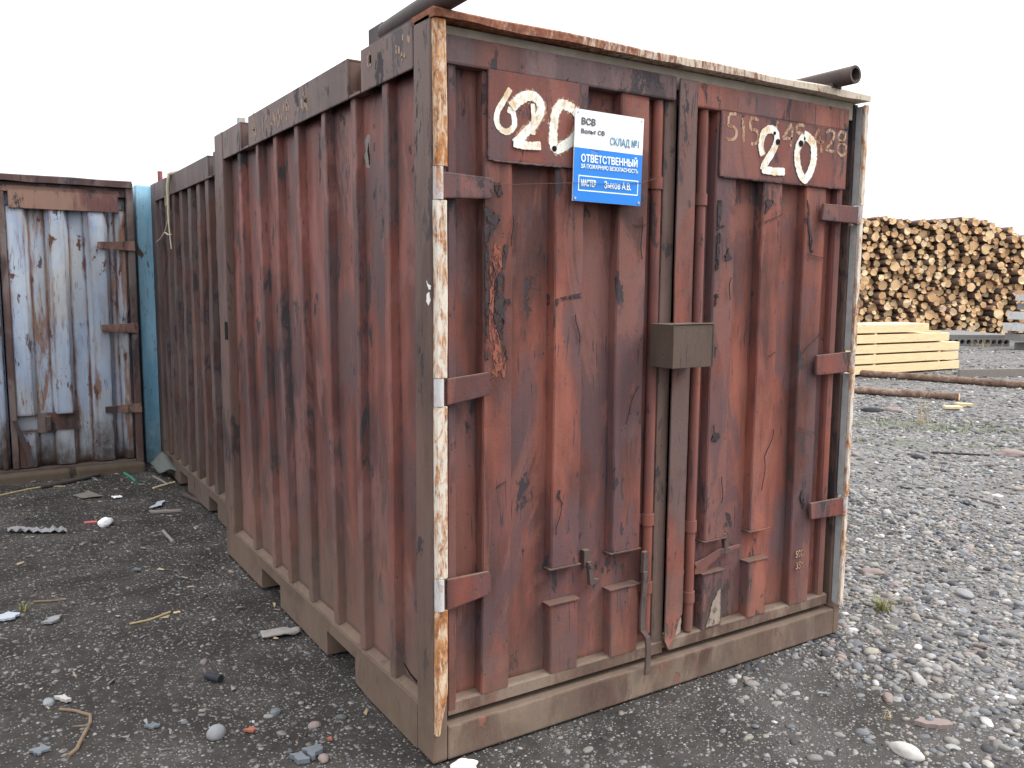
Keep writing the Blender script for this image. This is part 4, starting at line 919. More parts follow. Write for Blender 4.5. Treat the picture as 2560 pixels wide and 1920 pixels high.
# ------------------------------------------------------------------ second red container, behind the first
second = empty('shipping_container', (0.13, 2.735, 0), 'brown-red steel container standing behind the big red one, rope over its rail', 'container')
RIBS2 = [0.20, 0.47, 0.74, 1.01, 1.28, 1.55, 1.82, 2.09, 2.32]
side_parts(second, 'second_wall', 'second_frame', RIBS2, 0.0, 0.0, seed=31.0, notches=((0.50, 0.64), (1.97, 2.02)), pockets=((0.68, 0.92), (1.60, 1.88)), depth=0.058, hw=0.046)
m = MB(); m.box(W - 0.07, W, 0.0, 2.65, 0.0, 2.39, 0.006); m.build('side_wall', 'second_wall', second)
m = MB(); m.box(0.056, W - 0.072, 0.02, 0.08, 0.0, 2.38, 0.004); m.build('front_wall', 'second_wall', second)
m = MB(); m.box(0.122, W - 0.072, 2.57, 2.63, 0.0, 2.38, 0.004); m.build('back_wall', 'second_wall', second)
m = MB(); m.box(0.102, W - 0.072, 0.085, 2.56, 2.34, 2.378, 0.004); m.build('roof', 'second_frame', second)
m = MB(); m.tube([(0.052, 2.50, 2.385), (0.052, 2.50, 2.50)], 0.02, 10); o = m.build('roof_stub', plain('faded_pink_steel', (0.26, 0.09, 0.09)), second)
m = MB(); m.tube([(0.22, 2.35, 2.395), (0.16, 2.05, 2.425), (0.14, 1.62, 2.425), (0.17, 1.2, 2.41)], [0.012, 0.03, 0.028, 0.012], 10)
tag(m.build('rag', 'rag'), 'grey rag bundle lying along the roof edge of the container behind', 'rag')
rp = MB()
rp.tube([(0.26, 4.45, 2.41), (0.17, 4.50, 2.415), (0.118, 4.53, 2.40), (0.108, 4.55, 2.31), (0.110, 4.57, 2.20), (0.104, 4.545, 2.10), (0.108, 4.56, 2.02), (0.10, 4.50, 1.95), (0.102, 4.47, 1.84)], [0.016, 0.016, 0.015, 0.014, 0.011, 0.009, 0.006, 0.005, 0.004], 8)
rp.tube([(0.110, 4.57, 2.20), (0.112, 4.66, 2.17), (0.10, 4.62, 2.24)], [0.007, 0.008, 0.005], 8)
rp.tube([(0.105, 4.55, 2.07), (0.10, 4.66, 1.99), (0.102, 4.70, 1.975), (0.098, 4.88, 1.93), (0.10, 5.06, 1.915)], [0.007, 0.006, 0.007, 0.004, 0.003], 8)
rp.tube([(0.102, 4.70, 1.975), (0.10, 4.56, 1.95), (0.10, 4.45, 1.945)], [0.006, 0.005, 0.004], 8)
tag(rp.build('rope', 'rope'), 'frayed pale rope hanging over the top rail of the brown-red container', 'rope')
m = MB(); m.box(0.28, 0.325, 3.18, 3.22, 2.379, 2.62, 0.004); tag(m.build('post', 'grey_white'), 'short pale post standing on the roof of the brown-red container', 'post')

# ------------------------------------------------------------------ sky-blue container beyond the gap
third = empty('shipping_container', (0.018, 5.44, 0.0), 'sky-blue container glimpsed in the gap between the rusty blue and the red ones', 'container')
m = MB(); m.box(0.0, 0.30, 0.0, 0.12, 0.0, 2.40, 0.012); m.build('corner_post', 'sky_blue_paint', third)
m = MB(); m.box(0.303, W, 0.02, 0.10, 0.0, 2.38, 0.006)
for i in range(6): m.rib(0.42 + 0.28 * i, 0.52 + 0.28 * i, -0.02, 0.0195, 0.12, 2.28, 0.01, 'x', 0.003, 50 + i)
m.build('front_wall', 'sky_blue_paint', third)
m = MB(); m.box(0.004, 0.06, 0.124, 2.65, 0.0, 2.39, 0.006); m.build('side_wall', 'sky_blue_paint', third)
m = MB(); m.box(W - 0.06, W, 0.124, 2.65, 0.0, 2.39, 0.006); m.build('side_wall', 'sky_blue_paint', third)
m = MB(); m.box(0.062, W - 0.062, 0.124, 2.65, 2.33, 2.37, 0.006); m.build('roof', 'sky_blue_paint', third)

# ------------------------------------------------------------------ rusty blue container on the left (doors to us)
blue = empty('shipping_container', (-1.04, 5.2, 0), 'rusty pale-blue container with dark brown door frame at the left', 'container')
BX, BY = -1.04, 5.2
def lx_(x): return x - BX
m = MB(); m._merge(wavy_bar(lx_(-2.14), lx_(-0.045), -0.015, 0.14, 2.345, 2.398, 40, 0.010, 12.0)); m.build('roof_lip', 'blue_frame', blue)
m = MB(); m.box(lx_(-2.09), lx_(-0.09), 0.03, 0.12, 2.30, 2.344, 0.003); m.build('header', 'blue_frame', blue)
for xa, xb in ((-0.092, -0.036), (-2.14, -2.084)):
    m = MB(); m.box(lx_(xa), lx_(xb), 0.0, 0.14, 0.0, 2.385, 0.010); m.build('corner_post', 'blue_frame', blue)
m = MB(); m.box(lx_(-2.082), lx_(-0.094), 0.012, 0.12, 0.03, 0.125, 0.006); m.build('door_sill', 'blue_frame', blue)
m = MB(); m.box(lx_(-2.14), lx_(-2.09), 0.142, 2.65, 0.0, 2.37, 0.006); m.build('side_wall', 'blue_paint', blue)
m = MB(); m.box(lx_(-0.10), lx_(-0.045), 0.142, 2.65, 0.0, 2.37, 0.006); m.build('side_wall', 'blue_frame', blue)
m = MB(); m.box(lx_(-2.085), lx_(-0.105), 0.122, 2.65, 2.31, 2.35, 0.006); m.build('roof', 'blue_frame', blue)
m = MB(); m.box(lx_(-2.085), lx_(-0.105), 2.60, 2.65, 0.0, 2.30, 0.006); m.build('back_wall', 'blue_frame', blue)
def blue_leaf(x0, x1, ribs, split, flip):
    m = MB(); m.sheet(lx_(x0), lx_(x1), 0.13, 2.30, 0.092, 'x', 20, 34, 0.005, 2.4, 70 + x0, 0.012)
    for i, (a, b_) in enumerate(ribs):
        if split and i in split:
            m.rib(lx_(a), lx_(b_), 0.02, 0.096, 0.545, 2.16, 0.034, 'x', 0.005, 71 + i); m.rib(lx_(a), lx_(b_), 0.02, 0.096, 0.135, 0.41, 0.034, 'x', 0.004, 75 + i)
        else: m.rib(lx_(a), lx_(b_), 0.02, 0.096, 0.135, 2.16, 0.034, 'x', 0.005, 71 + i)
    d = m.build('door', 'blue_paint', blue)
    return d
bd = blue_leaf(-0.985, -0.095, [(-0.935, -0.818), (-0.652, -0.543), (-0.375, -0.252), (-0.150, -0.108)], (0, 1), False)
tag(bd, 'rusty pale-blue door leaf with dark lower corner')
bd2 = blue_leaf(-2.080, -0.995, [(-2.07, -2.02), (-1.92, -1.80), (-1.64, -1.53), (-1.36, -1.24)], None, True)
m = MB(); m.box(lx_(-0.915), lx_(-0.150), 0.006, 0.0185, 2.145, 2.285, 0.003); m.build('number_plate', 'blue_header', bd)
m = MB(); m.box(lx_(-0.985), lx_(-0.095), 0.022, 0.07, 2.268, 2.318, 0.004); m.build('top_band', 'blue_header', bd)
m = MB(); m.box(lx_(-2.07), lx_(-1.03), 0.006, 0.07, 2.15, 2.318, 0.004); m.build('top_band', 'blue_header', bd2)
m = MB(); m.box(lx_(-0.985), lx_(-0.94), 0.01, 0.07, 0.13, 2.266, 0.008); m.build('stile', 'blue_frame', bd)
m = MB(); m.tube([(lx_(-1.03), 0.03, 0.14), (lx_(-1.03), 0.03, 2.14)], 0.02, 12); m.build('lock_rod', 'blue_paint', bd2)
m = MB(); m.box(lx_(-0.80), lx_(-0.505), 0.060, 0.0705, 0.395, 0.555, 0.003); m.build('patch_plate', 'blue_frame', bd)
for z0, z1 in ((1.846, 1.918), (1.180, 1.256), (0.520, 0.590)):
    m = MB(); m.prism([(lx_(-0.315), z0 + 0.012), (lx_(-0.038), z0 - 0.004), (lx_(-0.038), z1 + 0.004), (lx_(-0.315), z1 - 0.008)], 'y', -0.012, 0.006, 0.003); m.build('hinge', 'blue_header', bd)
m = MB(); m.box(lx_(-0.745), lx_(-0.705), 0.02, 0.07, 0.40, 0.53, 0.004); m.prism([(lx_(-0.735), 0.47), (lx_(-0.715), 0.47), (lx_(-0.71), 0.42), (lx_(-0.74), 0.42)], 'y', 0.0, 0.019, 0.003); m.build('latch', 'dark_steel', bd)
m = MB(); m.prism([(lx_(-0.975), 0.52), (lx_(-0.945), 0.52), (lx_(-0.855), 0.26), (lx_(-0.845), 0.17), (lx_(-0.885), 0.17), (lx_(-0.895), 0.25)], 'y', -0.012, -0.002, 0.002); m.build('lever', 'dark_steel', bd)
for (xa, xb, lab) in ((-1.15, -0.60, 'left of the two dusty sleepers under the rusty blue container doors'), (-0.56, -0.05, 'right of the two dusty sleepers under the rusty blue container doors')):
    m = MB(); m.box(xa, xb, 5.06, 5.185, -0.02, 0.115, 0.02); tag(m.build('sleeper', 'brown_earth'), lab, 'sleeper', 'sleepers under the blue container')

# ------------------------------------------------------------------ log pile, timber, concrete
def bark_mat():
    t = NT('pine_bark'); o = t.obj(); rnd = t.n('ShaderNodeObjectInfo').outputs['Random']; isl = t.n('ShaderNodeNewGeometry').outputs['Random Per Island']
    r = t.math('FRACT', t.math('ADD', rnd, isl))
    c = t.ramp(r, [(0, (0.085, 0.062, 0.050)), (0.5, (0.155, 0.108, 0.082)), (1, (0.27, 0.17, 0.115))])
    n = t.noise(o, 9, 7, 0.7)
    c = t.mix(0.6, c, t.ramp(n, [(0.3, (0.25, 0.25, 0.25)), (0.7, (0.72, 0.72, 0.72))]), 'OVERLAY')
    t.bump(n, 0.5, 0.02); return t.done(c, 0.9, 0.2)
def end_mat():
    t = NT('sawn_log_end'); o = t.obj(); rnd = t.n('ShaderNodeObjectInfo').outputs['Random']; isl = t.n('ShaderNodeNewGeometry').outputs['Random Per Island']
    r = t.math('FRACT', t.math('ADD', t.math('MULTIPLY', rnd, 3.7), isl))
    c = t.ramp(r, [(0, (0.54, 0.325, 0.17)), (0.3, (0.68, 0.44, 0.235)), (0.6, (0.76, 0.53, 0.30)), (0.85, (0.82, 0.63, 0.39)), (1, (0.60, 0.43, 0.28))])
    n = t.noise(o, 13, 5, 0.6)
    c = t.mix(0.35, c, t.ramp(n, [(0.3, (0.3, 0.3, 0.3)), (0.7, (0.65, 0.65, 0.65))]), 'OVERLAY')
    return t.done(c, 0.85, 0.2)
M['bark'] = bark_mat(); M['log_end'] = end_mat()
PR = Vector((0.8435, -0.5370, 0)); PA = Vector((0.398, 0.9174, 0)); PS = Vector((0.9174, -0.398, 0)); P0 = Vector((26.65, 14.25, 0))
def log_mesh(rad, ln, seed, n=18):
    """log along +Y, near end at 0; bark and a sawn end"""
    r = random.Random(seed); m = MB(); b = bmesh.new(); rows = []
    bx_, bz_ = r.uniform(-0.04, 0.04), r.uniform(-0.03, 0.03)
    ov = r.uniform(0.9, 1.08)
    p0, p1 = r.uniform(0, 6), r.uniform(0, 6); ph = [1 + 0.035 * math.sin(2 * 6.2832 * k / n + p0) + 0.02 * math.sin(3 * 6.2832 * k / n + p1) for k in range(n)]
    for i in range(5):
        t = i / 4; rr = rad * (1 - 0.10 * t)
        rows.append([b.verts.new((rr * ph[k] * math.cos(6.2832 * k / n) + bx_ * math.sin(3.14 * t), ln * t + (r.uniform(-0.01, 0.01) if i == 0 else 0), rr * ov * ph[k] * math.sin(6.2832 * k / n) + bz_ * math.sin(3.14 * t))) for k in range(n)])
    for i in range(4):
        for k in range(n):
            f = b.faces.new((rows[i][k], rows[i][(k + 1) % n], rows[i + 1][(k + 1) % n], rows[i + 1][k])); f.smooth = True
    e0 = b.faces.new([b.verts.new(v.co) for v in rows[0][::-1]]); e1 = b.faces.new([b.verts.new(v.co) for v in rows[-1]])
    bmesh.ops.recalc_face_normals(b, faces=b.faces)
    e0.material_index = 1; e1.material_index = 1
    me = bpy.data.meshes.new('log'); b.to_mesh(me); b.free(); me.materials.append(M['bark']); me.materials.append(M['log_end'])
    return me
def top_h(t):
    if t < -2.9: return 3.9 - max(0, (-3.4 - t)) * 1.0
    if t < 1.4: return 3.95 + 0.05 * math.sin(t * 2.1)
    if t < 2.2: return 3.93 - (t - 1.4) * 0.25
    if t < 2.9: return 3.73 - (t - 2.2) * 0.85
    return 3.14 - (t - 2.9) * 0.1
discs = []
lr = random.Random(99)
for R0, tries in ((0.17, 60), (0.135, 400), (0.110, 2500), (0.091, 8000), (0.076, 14000), (0.062, 16000), (0.050, 12000)):
    for _ in range(tries):
        t = lr.uniform(-3.8, 4.4); rad = R0 * lr.uniform(0.92, 1.08); z = lr.uniform(rad, top_h(t))
        s = t * 0.988
        if z + rad > top_h(t) + 0.03: continue
        if R0 > 0.12 and lr.random() < 0.55: continue
        ok = True
        for (s2, z2, r2_) in discs:
            if abs(s2 - s) < rad + r2_ and (s2 - s) ** 2 + (z2 - z) ** 2 < ((rad + r2_) * 0.90) ** 2: ok = False; break
        if ok: discs.append((s, z, rad))
vis = sorted([d for d in discs if -3.3 < d[0] / 0.988 < 3.7], key=lambda d: -d[2])
main, rest = vis[:296], vis[296:] + [d for d in discs if not (-3.3 < d[0] / 0.988 < 3.7)]
protos = [log_mesh(1.0, 1.0, 200 + i) for i in range(10)]
rot_a = math.atan2(-PA.x, PA.y)
def log_loc(s, z):
    return P0 + PS * s + PA * (-0.159 * s + lr.uniform(-0.26, 0.26) + 0.10 * (z - 2)) + Vector((0, 0, z))
for i, (s, z, rad) in enumerate(main):
    o = bpy.data.objects.new('log', protos[i % 10]); o.location = log_loc(s, z); o.rotation_euler = (lr.uniform(-0.012, 0.012), lr.uniform(0, 6.28), rot_a + lr.uniform(-0.05, 0.05))
    o.scale = (rad, 4.0, rad); col.objects.link(o)
    tag(o, 'sawn pine log with pale round end in the tall log pile at the right', 'log', 'logs of the tall pile')
bmr = bmesh.new()
for i, (s, z, rad) in enumerate(rest):
    me = protos[i % 10].copy(); me.transform(Matrix.Translation(log_loc(s, z)) @ Matrix.Rotation(rot_a + lr.uniform(-0.04, 0.04), 4, 'Z') @ Matrix.Diagonal((rad, 4.0, rad, 1))); bmr.from_mesh(me); bpy.data.meshes.remove(me)
me = bpy.data.meshes.new('small_logs'); bmr.to_mesh(me); bmr.free(); me.materials.append(M['bark']); me.materials.append(M['log_end'])
o = bpy.data.objects.new('small_logs', me); col.objects.link(o); tag(o, 'thinner pine logs filling the gaps of the tall log pile', 'logs', None, 'stuff')

# fresh sawn timber
def timber_mat():
    t = NT('fresh_sawn_timber'); o = t.obj(); rnd = t.n('ShaderNodeObjectInfo').outputs['Random']
    off = t.n('ShaderNodeCombineXYZ'); t.l(t.math('MULTIPLY', rnd, 17.0), off.inputs[0]); t.l(t.math('MULTIPLY', rnd, 9.0), off.inputs[2])
    va = t.n('ShaderNodeVectorMath'); va.operation = 'ADD'; t.l(o, va.inputs[0]); t.l(off.outputs[0], va.inputs[1]); v = va.outputs[0]
    g = t.noise(t.map(v, (0.5, 6, 6)), 7, 5, 0.6, 0.4)
    c = t.ramp(g, [(0.3, (0.66, 0.49, 0.27)), (0.55, (0.78, 0.60, 0.36)), (0.75, (0.84, 0.68, 0.44))])
    k = t.step(t.voro(t.map(v, (1.6, 0.2, 3.0)), 1.0), 0.13, 0.06, 0, 0.8)
    c = t.mix(k, c, (0.40, 0.23, 0.10))
    return t.done(c, 0.75, 0.2)
M['timber'] = timber_mat()
TD = Vector((1, -0.067, 0)).normalized(); TN = Vector((-TD.y, TD.x, 0))
tr = math.atan2(TD.y, TD.x)
ends = [(3.02, 0), (2.98, 0), (2.99, 0), (2.66, 0), (2.03, 0)]
lay = ('bottom', 'second', 'third', 'fourth', 'top')
pos = ('front', 'second', 'third', 'back')
for k in range(5):
    for j in range(4):
        ln = 4.2 + lr.uniform(-0.05, 0.05)
        m = MB(); m.box(-ln, 0, 0.0, 0.17, 0.0, 0.152, 0.004); o = m.build('timber_beam', 'timber')
        e = ends[k][0] - (lr.uniform(-0.05, 0.08) if j else 0)
        p = Vector((12.2, 7.2, 0)) + TD * e + TN * (j * 0.185) + Vector((0, 0, 0.040 + k * 0.186))
        o.location = p; o.rotation_euler = (0, 0, tr + lr.uniform(-0.003, 0.003))
        tag(o, f'pale sawn beam, {lay[k]} layer of the timber stack, {pos[j]} row' if j else f'pale sawn beam facing us in the {lay[k]} layer of the timber stack', 'beam', 'sawn beams of the timber stack')
for k in range(5):
    for q in (-0.55, -2.4):
        m = MB(); m.box(-0.03, 0.03, 0.01, 0.72, 0.0, 0.030, 0.002); o = m.build('stacking_strip', 'pale_wood' if k else 'dark_wood')
        o.location = Vector((12.2, 7.2, 0)) + TD * (2.95 + q) + Vector((0, 0, 0.007 + k * 0.186 if k else 0.008)); o.rotation_euler = (0, 0, tr)
        tag(o, f'thin strip under the {lay[k]} layer of the timber stack near its ' + ('right end' if q > -1 else 'middle'), 'strip', 'strips between the timber layers')

def lying_log(name, a, b_, r0, r1, label, seed):
    a, b_ = Vector(a), Vector(b_); rr = random.Random(seed); n = 9
    root = empty(name, a, label, 'log')
    pts = [(b_ - a) * (i / (n - 1)) + Vector((rr.uniform(-0.01, 0.01), rr.uniform(-0.01, 0.01), rr.uniform(-0.006, 0.006))) for i in range(n)]
    rad = [r0 + (r1 - r0) * i / (n - 1) for i in range(n)]
    m = MB(); m.tube(pts, rad, 16); m.build('bark', M['red_bark'], root)
    d = (b_ - a).normalized(); m = MB(); m.tube([pts[0] - d * 0.004, pts[0] - d * 0.0005], rad[0] * 0.96, 16); m.build('cut_end', 'log_end', root)
def red_bark():
    t = NT('flaky_pine_bark'); o = t.obj(); n = t.noise(t.map(o, (1, 1, 1)), 16, 8, 0.7); n2 = t.noise(o, 3, 4)
    c = t.ramp(t.math('ADD', t.math('MULTIPLY', n, 0.6), t.math('MULTIPLY', n2, 0.4)), [(0.35, (0.06, 0.042, 0.034)), (0.5, (0.17, 0.108, 0.080)), (0.66, (0.34, 0.26, 0.21))])
    t.bump(n, 0.5, 0.01); return t.done(c, 0.9, 0.2)
M['red_bark'] = red_bark()
lying_log('lying_log', (10.56, 4.30, 0.065), (8.9, 8.6, 0.06), 0.054, 0.060, 'long pine log lying on the gravel with its sawn end towards us', 1)
lying_log('lying_log', (13.35, 3.6, 0.06), (12.2, 8.0, 0.065), 0.058, 0.064, 'long pine log lying behind the first, running in front of the timber stack', 2)
m = MB(); m.box(-0.02, 2.8, -0.03, 0.03, 0.0, 0.15, 0.006); o = m.build('board', 'grey_wood'); o.location = (13.85, 6.20, 0.0); o.rotation_euler = (0, 0, -0.38); tag(o, 'weathered grey board on edge right of the timber stack', 'board')

# hollow-core slab under the log pile's foot
zr = math.atan2(PR.y, PR.x)
slab = empty('concrete_slab', (22.15, 11.35, 0), 'grey hollow-core concrete slab with a row of round holes before the log pile', 'slab'); slab.rotation_euler = (0, 0, zr)
bm_ = bmesh.new(); th, pitch = 0.22, 0.178; nh = 10; wd = nh * pitch
grid = []
vt = []
out = [(0, 0), (wd, 0), (wd, th), (0, th)]
fo = [bm_.verts.new((x, 0, z)) for x, z in out]; bo = [bm_.verts.new((x, 3.0, z)) for x, z in out]
for i in range(4): bm_.faces.new((fo[i], fo[(i + 1) % 4], bo[(i + 1) % 4], bo[i]))
eds = [bm_.edges.get((fo[i], fo[(i + 1) % 4])) for i in range(4)]
for h in range(nh):
    cx, cz, rr = pitch * (h + 0.5), th * 0.5, 0.069
    ring = [bm_.verts.new((cx + rr * math.cos(6.2832 * k / 16), 0, cz + rr * math.sin(6.2832 * k / 16))) for k in range(16)]
    deep = [bm_.verts.new((v.co.x, 0.7, v.co.z)) for v in ring]
    for k in range(16):
        eds.append(bm_.edges.new((ring[k], ring[(k + 1) % 16])))
        bm_.faces.new((ring[k], ring[(k + 1) % 16], deep[(k + 1) % 16], deep[k]))
    bm_.faces.new(deep)
bmesh.ops.triangle_fill(bm_, use_beauty=True, edges=eds)
mbx = MB(); mbx._merge(bm_); mbx.build('slab_body', 'concrete', slab)
m = MB(); m.box(-0.25, wd + 0.1, 0.10, 2.8, th + 0.004, th + 0.09, 0.01); tag(m.build('cover_slab', 'concrete'), 'flat grey concrete slab lying on top of the hollow-core slab', 'slab').matrix_world = Matrix.Translation((22.15, 11.35, 0)) @ Matrix.Rotation(zr, 4, 'Z')
# whitewashed concrete blocks at the right edge
cb = Vector((21.75, 9.62, 0)) + PR * 0.45; names = ('bottom', 'second from the bottom', 'middle', 'fourth from the bottom', 'fifth from the bottom', 'topmost')
for k, (x0, z0, h) in enumerate(((0.30, 0.0, 0.17), (0.02, 0.24, 0.19), (-0.05, 0.50, 0.20), (0.06, 0.80, 0.20), (0.30, 1.06, 0.17), (0.24, 1.30, 0.16))):
    rr = random.Random(k + 3); bb = bmesh.new(); n = 12; rows = []
    for i in range(n + 1):
        x = x0 + 2.2 * i / n; e = [rr.uniform(-0.012, 0.012) for _ in range(4)]
        if k in (2, 3) and i in (2, 3): e[0] += 0.05
        rows.append([bb.verts.new(p) for p in ((x, e[0] * 0.5, z0 + e[0]), (x, 0.7, z0), (x, 0.7, z0 + h), (x, e[1] * 0.5, z0 + h + e[1] * 0.4))])
    for i in range(n):
        for q in range(4): bb.faces.new((rows[i][q], rows[i][(q + 1) % 4], rows[i + 1][(q + 1) % 4], rows[i + 1][q]))
    bb.faces.new(rows[0]); bb.faces.new(rows[-1][::-1])
    m = MB(); m._merge(bb); o = m.build('concrete_block', 'white_concrete' if k in (2, 3, 5) else 'concrete'); o.location = cb; o.rotation_euler = (0, 0, zr)
    tag(o, f'whitewashed concrete block, {names[k]} of the stack at the right edge', 'block', 'concrete blocks stacked at the right edge')
    if k < 5:
        for qx in (0.5, 1.6):
            m = MB(); m.box(qx, qx + 0.14, 0.12, 0.6, z0 + h + 0.001, z0 + h + 0.05, 0.004); o = m.build('spacer', 'dark_wood'); o.location = cb; o.rotation_euler = (0, 0, zr)
            tag(o, f'dark wooden spacer above the {names[k]} concrete block, ' + ('left one' if qx < 1 else 'right one'), 'spacer', 'spacers between the concrete blocks')

# ------------------------------------------------------------------ litter and loose things on the yard
def gz(x, y): return ground_h(x, y)
def put(mb, name, mat, label, cat, group=None): return tag(mb.build(name, mat), label, cat, group)
def flat_piece(pts, thick, lift=0.006, tilt=0.0, seed=0, amt=0.006):
    m = MB(); m.poly([(x, y, gz(x, y) + lift + tilt * i) for i, (x, y) in enumerate(jag(pts, amt, 2, seed))], (0, 0, 1), thick); return m
def stick(pts, r0, r1=None, n=7, lift=0.0):
    m = MB(); k = len(pts); r1 = r1 or r0
    m.tube([(p[0], p[1], gz(p[0], p[1]) + r0 * 0.8 + lift) for p in pts], [r0 + (r1 - r0) * i / (k - 1) for i in range(k)], n); return m
def lump(x, y, r, s=(1.3, 1, 0.7), seed=0, sink=0.35, amp=0.22, sub=3):
    b = bmesh.new(); bmesh.ops.create_icosphere(b, subdivisions=sub, radius=1); m = MB(); a = random.Random(seed).uniform(0, 6.28)
    for v in b.verts:
        k = 1 + mnoise.noise(v.co * 1.6 + Vector((seed, 0, 0))) * amp + mnoise.noise(v.co * 5 + Vector((seed, 3, 0))) * amp * 0.3
        q = Vector((v.co.x * s[0], v.co.y * s[1], v.co.z * s[2])) * r * k
        v.co = Vector((q.x * math.cos(a) - q.y * math.sin(a) + x, q.x * math.sin(a) + q.y * math.cos(a) + y, q.z + gz(x, y) + r * s[2] * (1 - 2 * sink)))
    for f in b.faces: f.smooth = True
    m._merge(b); return m
put(lump(-0.525, 3.69, 0.042, (1.45, 0.9, 0.75), 1, 0.1), 'foam_lump', 'foam', 'white foam lump lying on the dirt in front of the blue container', 'foam')
put(stick([(-0.64, 3.81), (-0.60, 3.81), (-0.565, 3.80)], 0.008), 'plastic_stick', 'pink', 'short pink plastic stick beside the white foam lump', 'stick')
put(flat_piece([(-0.21, 3.97), (-0.14, 4.08), (-0.08, 4.12), (-0.125, 3.99)], 0.004, 0.014), 'shard', 'shard_blue', 'pale blue pointed shard lying near the brown-red container', 'shard')
put(flat_piece([(-0.64, 4.53), (-0.53, 4.60), (-0.45, 4.43), (-0.59, 4.42)], 0.004, 0.012), 'cardboard', 'olive', 'olive grey piece of card on the dirt before the blue container', 'card')
put(flat_piece([(-0.40, 4.38), (-0.34, 4.38), (-0.33, 4.34), (-0.39, 4.33)], 0.006, 0.012), 'shard', 'foam', 'small white shard right of the olive card', 'shard')
put(stick([(-0.215, 5.04), (-0.19, 4.90), (-0.175, 4.75)], 0.012), 'plastic_strip', 'green_plastic', 'green plastic strip in front of the blue container', 'strip')
put(stick([(-0.09, 4.51), (0.0, 4.565), (0.09, 4.62)], 0.008, 0.006), 'stick', 'pale_wood', 'bright pale stick beside the brown-red container', 'stick')
# sagging sheet in the corner between the containers
b = bmesh.new(); g = []
for i in range(13):
    rw = []
    for j in range(7):
        u, v = i / 12, j / 6
        x = -0.02 + 0.24 * u + 0.03 * v; y = 5.02 - 0.16 * u - 0.20 * v * (1 - 0.3 * u)
        z = 0.06 + 0.10 * math.exp(-((u - 0.35) / 0.22) ** 2) * (1 - 0.7 * v) + 0.05 * (1 - v) + 0.012 * mnoise.noise(Vector((u * 5, v * 5, 2)))
        rw.append(b.verts.new((x, y, z)))
    g.append(rw)
for i in range(12):
    for j in range(6): f = b.faces.new((g[i][j], g[i + 1][j], g[i + 1][j + 1], g[i][j + 1])); f.smooth = True
thicken(b, 0.006); m = MB(); m._merge(b); put(m, 'sheeting', 'tarp', 'grey-green sheeting crumpled in the corner by the brown-red container', 'sheeting')
put(stick([(-0.03, 4.86), (0.005, 4.70), (0.025, 4.58)], 0.010), 'stick', 'grey_wood', 'short grey stick leaning at the crumpled sheeting', 'stick')
put(flat_piece([(-0.22, 3.92), (-0.02, 3.83), (-0.03, 3.79), (-0.22, 3.86)], 0.012, 0.004), 'board', 'grey_wood', 'flat grey board behind the pale blue shard', 'board')
put(stick([(-0.82, 4.86), (-0.66, 4.90), (-0.52, 4.96), (-0.40, 5.04)], 0.022, 0.014), 'branch', 'dark_wood', 'dark crooked branch lying before the blue container doors', 'branch')
put(stick([(-1.10, 4.75), (-0.92, 4.86), (-0.80, 4.90), (-0.66, 4.83)], 0.006, 0.004), 'twig', 'straw', 'thin pale twig left of the dark crooked branch', 'twig')
b = bmesh.new(); g = []
for i in range(15):
    rw = []
    for j in range(6):
        u, v = i / 14, j / 5; x = -1.08 + 0.32 * u; y = 3.87 - 0.19 * u - 0.09 * v
        rw.append(b.verts.new((x, y, gz(x, y) + 0.012 + 0.022 * abs(mnoise.noise(Vector((u * 7, v * 4, 1)))) * 2)))
    g.append(rw)
for i in range(14):
    for j in range(5): b.faces.new((g[i][j], g[i + 1][j], g[i + 1][j + 1], g[i][j + 1]))
thicken(b, 0.003); m = MB(); m._merge(b); put(m, 'plastic_film', 'film_grey', 'crumpled grey plastic film at the left edge of the yard', 'plastic')
put(stick([(-0.23, 3.35), (-0.225, 3.05)], 0.011), 'stick', 'grey_wood', 'straight grey stick pointing at us, left of the red containers', 'stick')
put(flat_piece([(-0.53, 2.60), (-0.51, 2.63), (-0.485, 2.60), (-0.49, 2.57)], 0.006, 0.012), 'shard', 'stone_blue', 'small blue-grey shard in the middle of the left yard', 'shard')
put(stick([(-1.02, 2.34), (-0.95, 2.32), (-0.88, 2.30)], 0.007, 0.005), 'stick', 'twig', 'thin brown stick above the flat blue stone at the left edge', 'stick')
put(stick([(-0.66, 1.80), (-0.57, 1.81), (-0.47, 1.86)], 0.005, 0.006), 'stick', 'straw', 'pale curved stick beside a yellow chip in the left yard', 'stick')
put(flat_piece([(-0.46, 1.835), (-0.43, 1.835), (-0.43, 1.822), (-0.46, 1.822)], 0.005, 0.006, 0, 0, 0.001), 'wood_chip', 'pale_wood', 'tiny yellow wood chip at the end of the curved stick', 'chip')
put(flat_piece([(-1.19, 2.19), (-1.13, 2.22), (-1.085, 2.17), (-1.11, 2.12), (-1.18, 2.12)], 0.010, 0.008), 'flat_stone', 'shard_blue', 'flat pale blue stone at the left edge of the picture', 'stone')
put(flat_piece([(-1.01, 2.00), (-0.97, 2.05), (-0.92, 2.07), (-0.93, 2.02), (-0.97, 1.97)], 0.010, 0.006), 'flat_stone', 'stone_grey', 'flat grey-brown stone right of the pale blue one', 'stone')
put(stick([(0.07, 4.20), (0.13, 4.0), (0.20, 3.80)], 0.020, 0.016), 'board', 'dark_wood', 'dark plank lying along the foot of the brown-red container', 'plank')
m = stick([(-1.01, 1.07), (-0.985, 1.048), (-0.96, 1.02), (-0.94, 0.985), (-0.918, 0.955), (-0.925, 0.90), (-0.94, 0.86), (-0.955, 0.82), (-0.97, 0.78), (-0.985, 0.735), (-1.015, 0.70)], 0.006, 0.0075, 9)
m.tube([(-0.937, 0.87, gz(-0.94, 0.87) + 0.012), (-0.985, 0.875, gz(-0.98, 0.88) + 0.018)], [0.004, 0.002], 6)
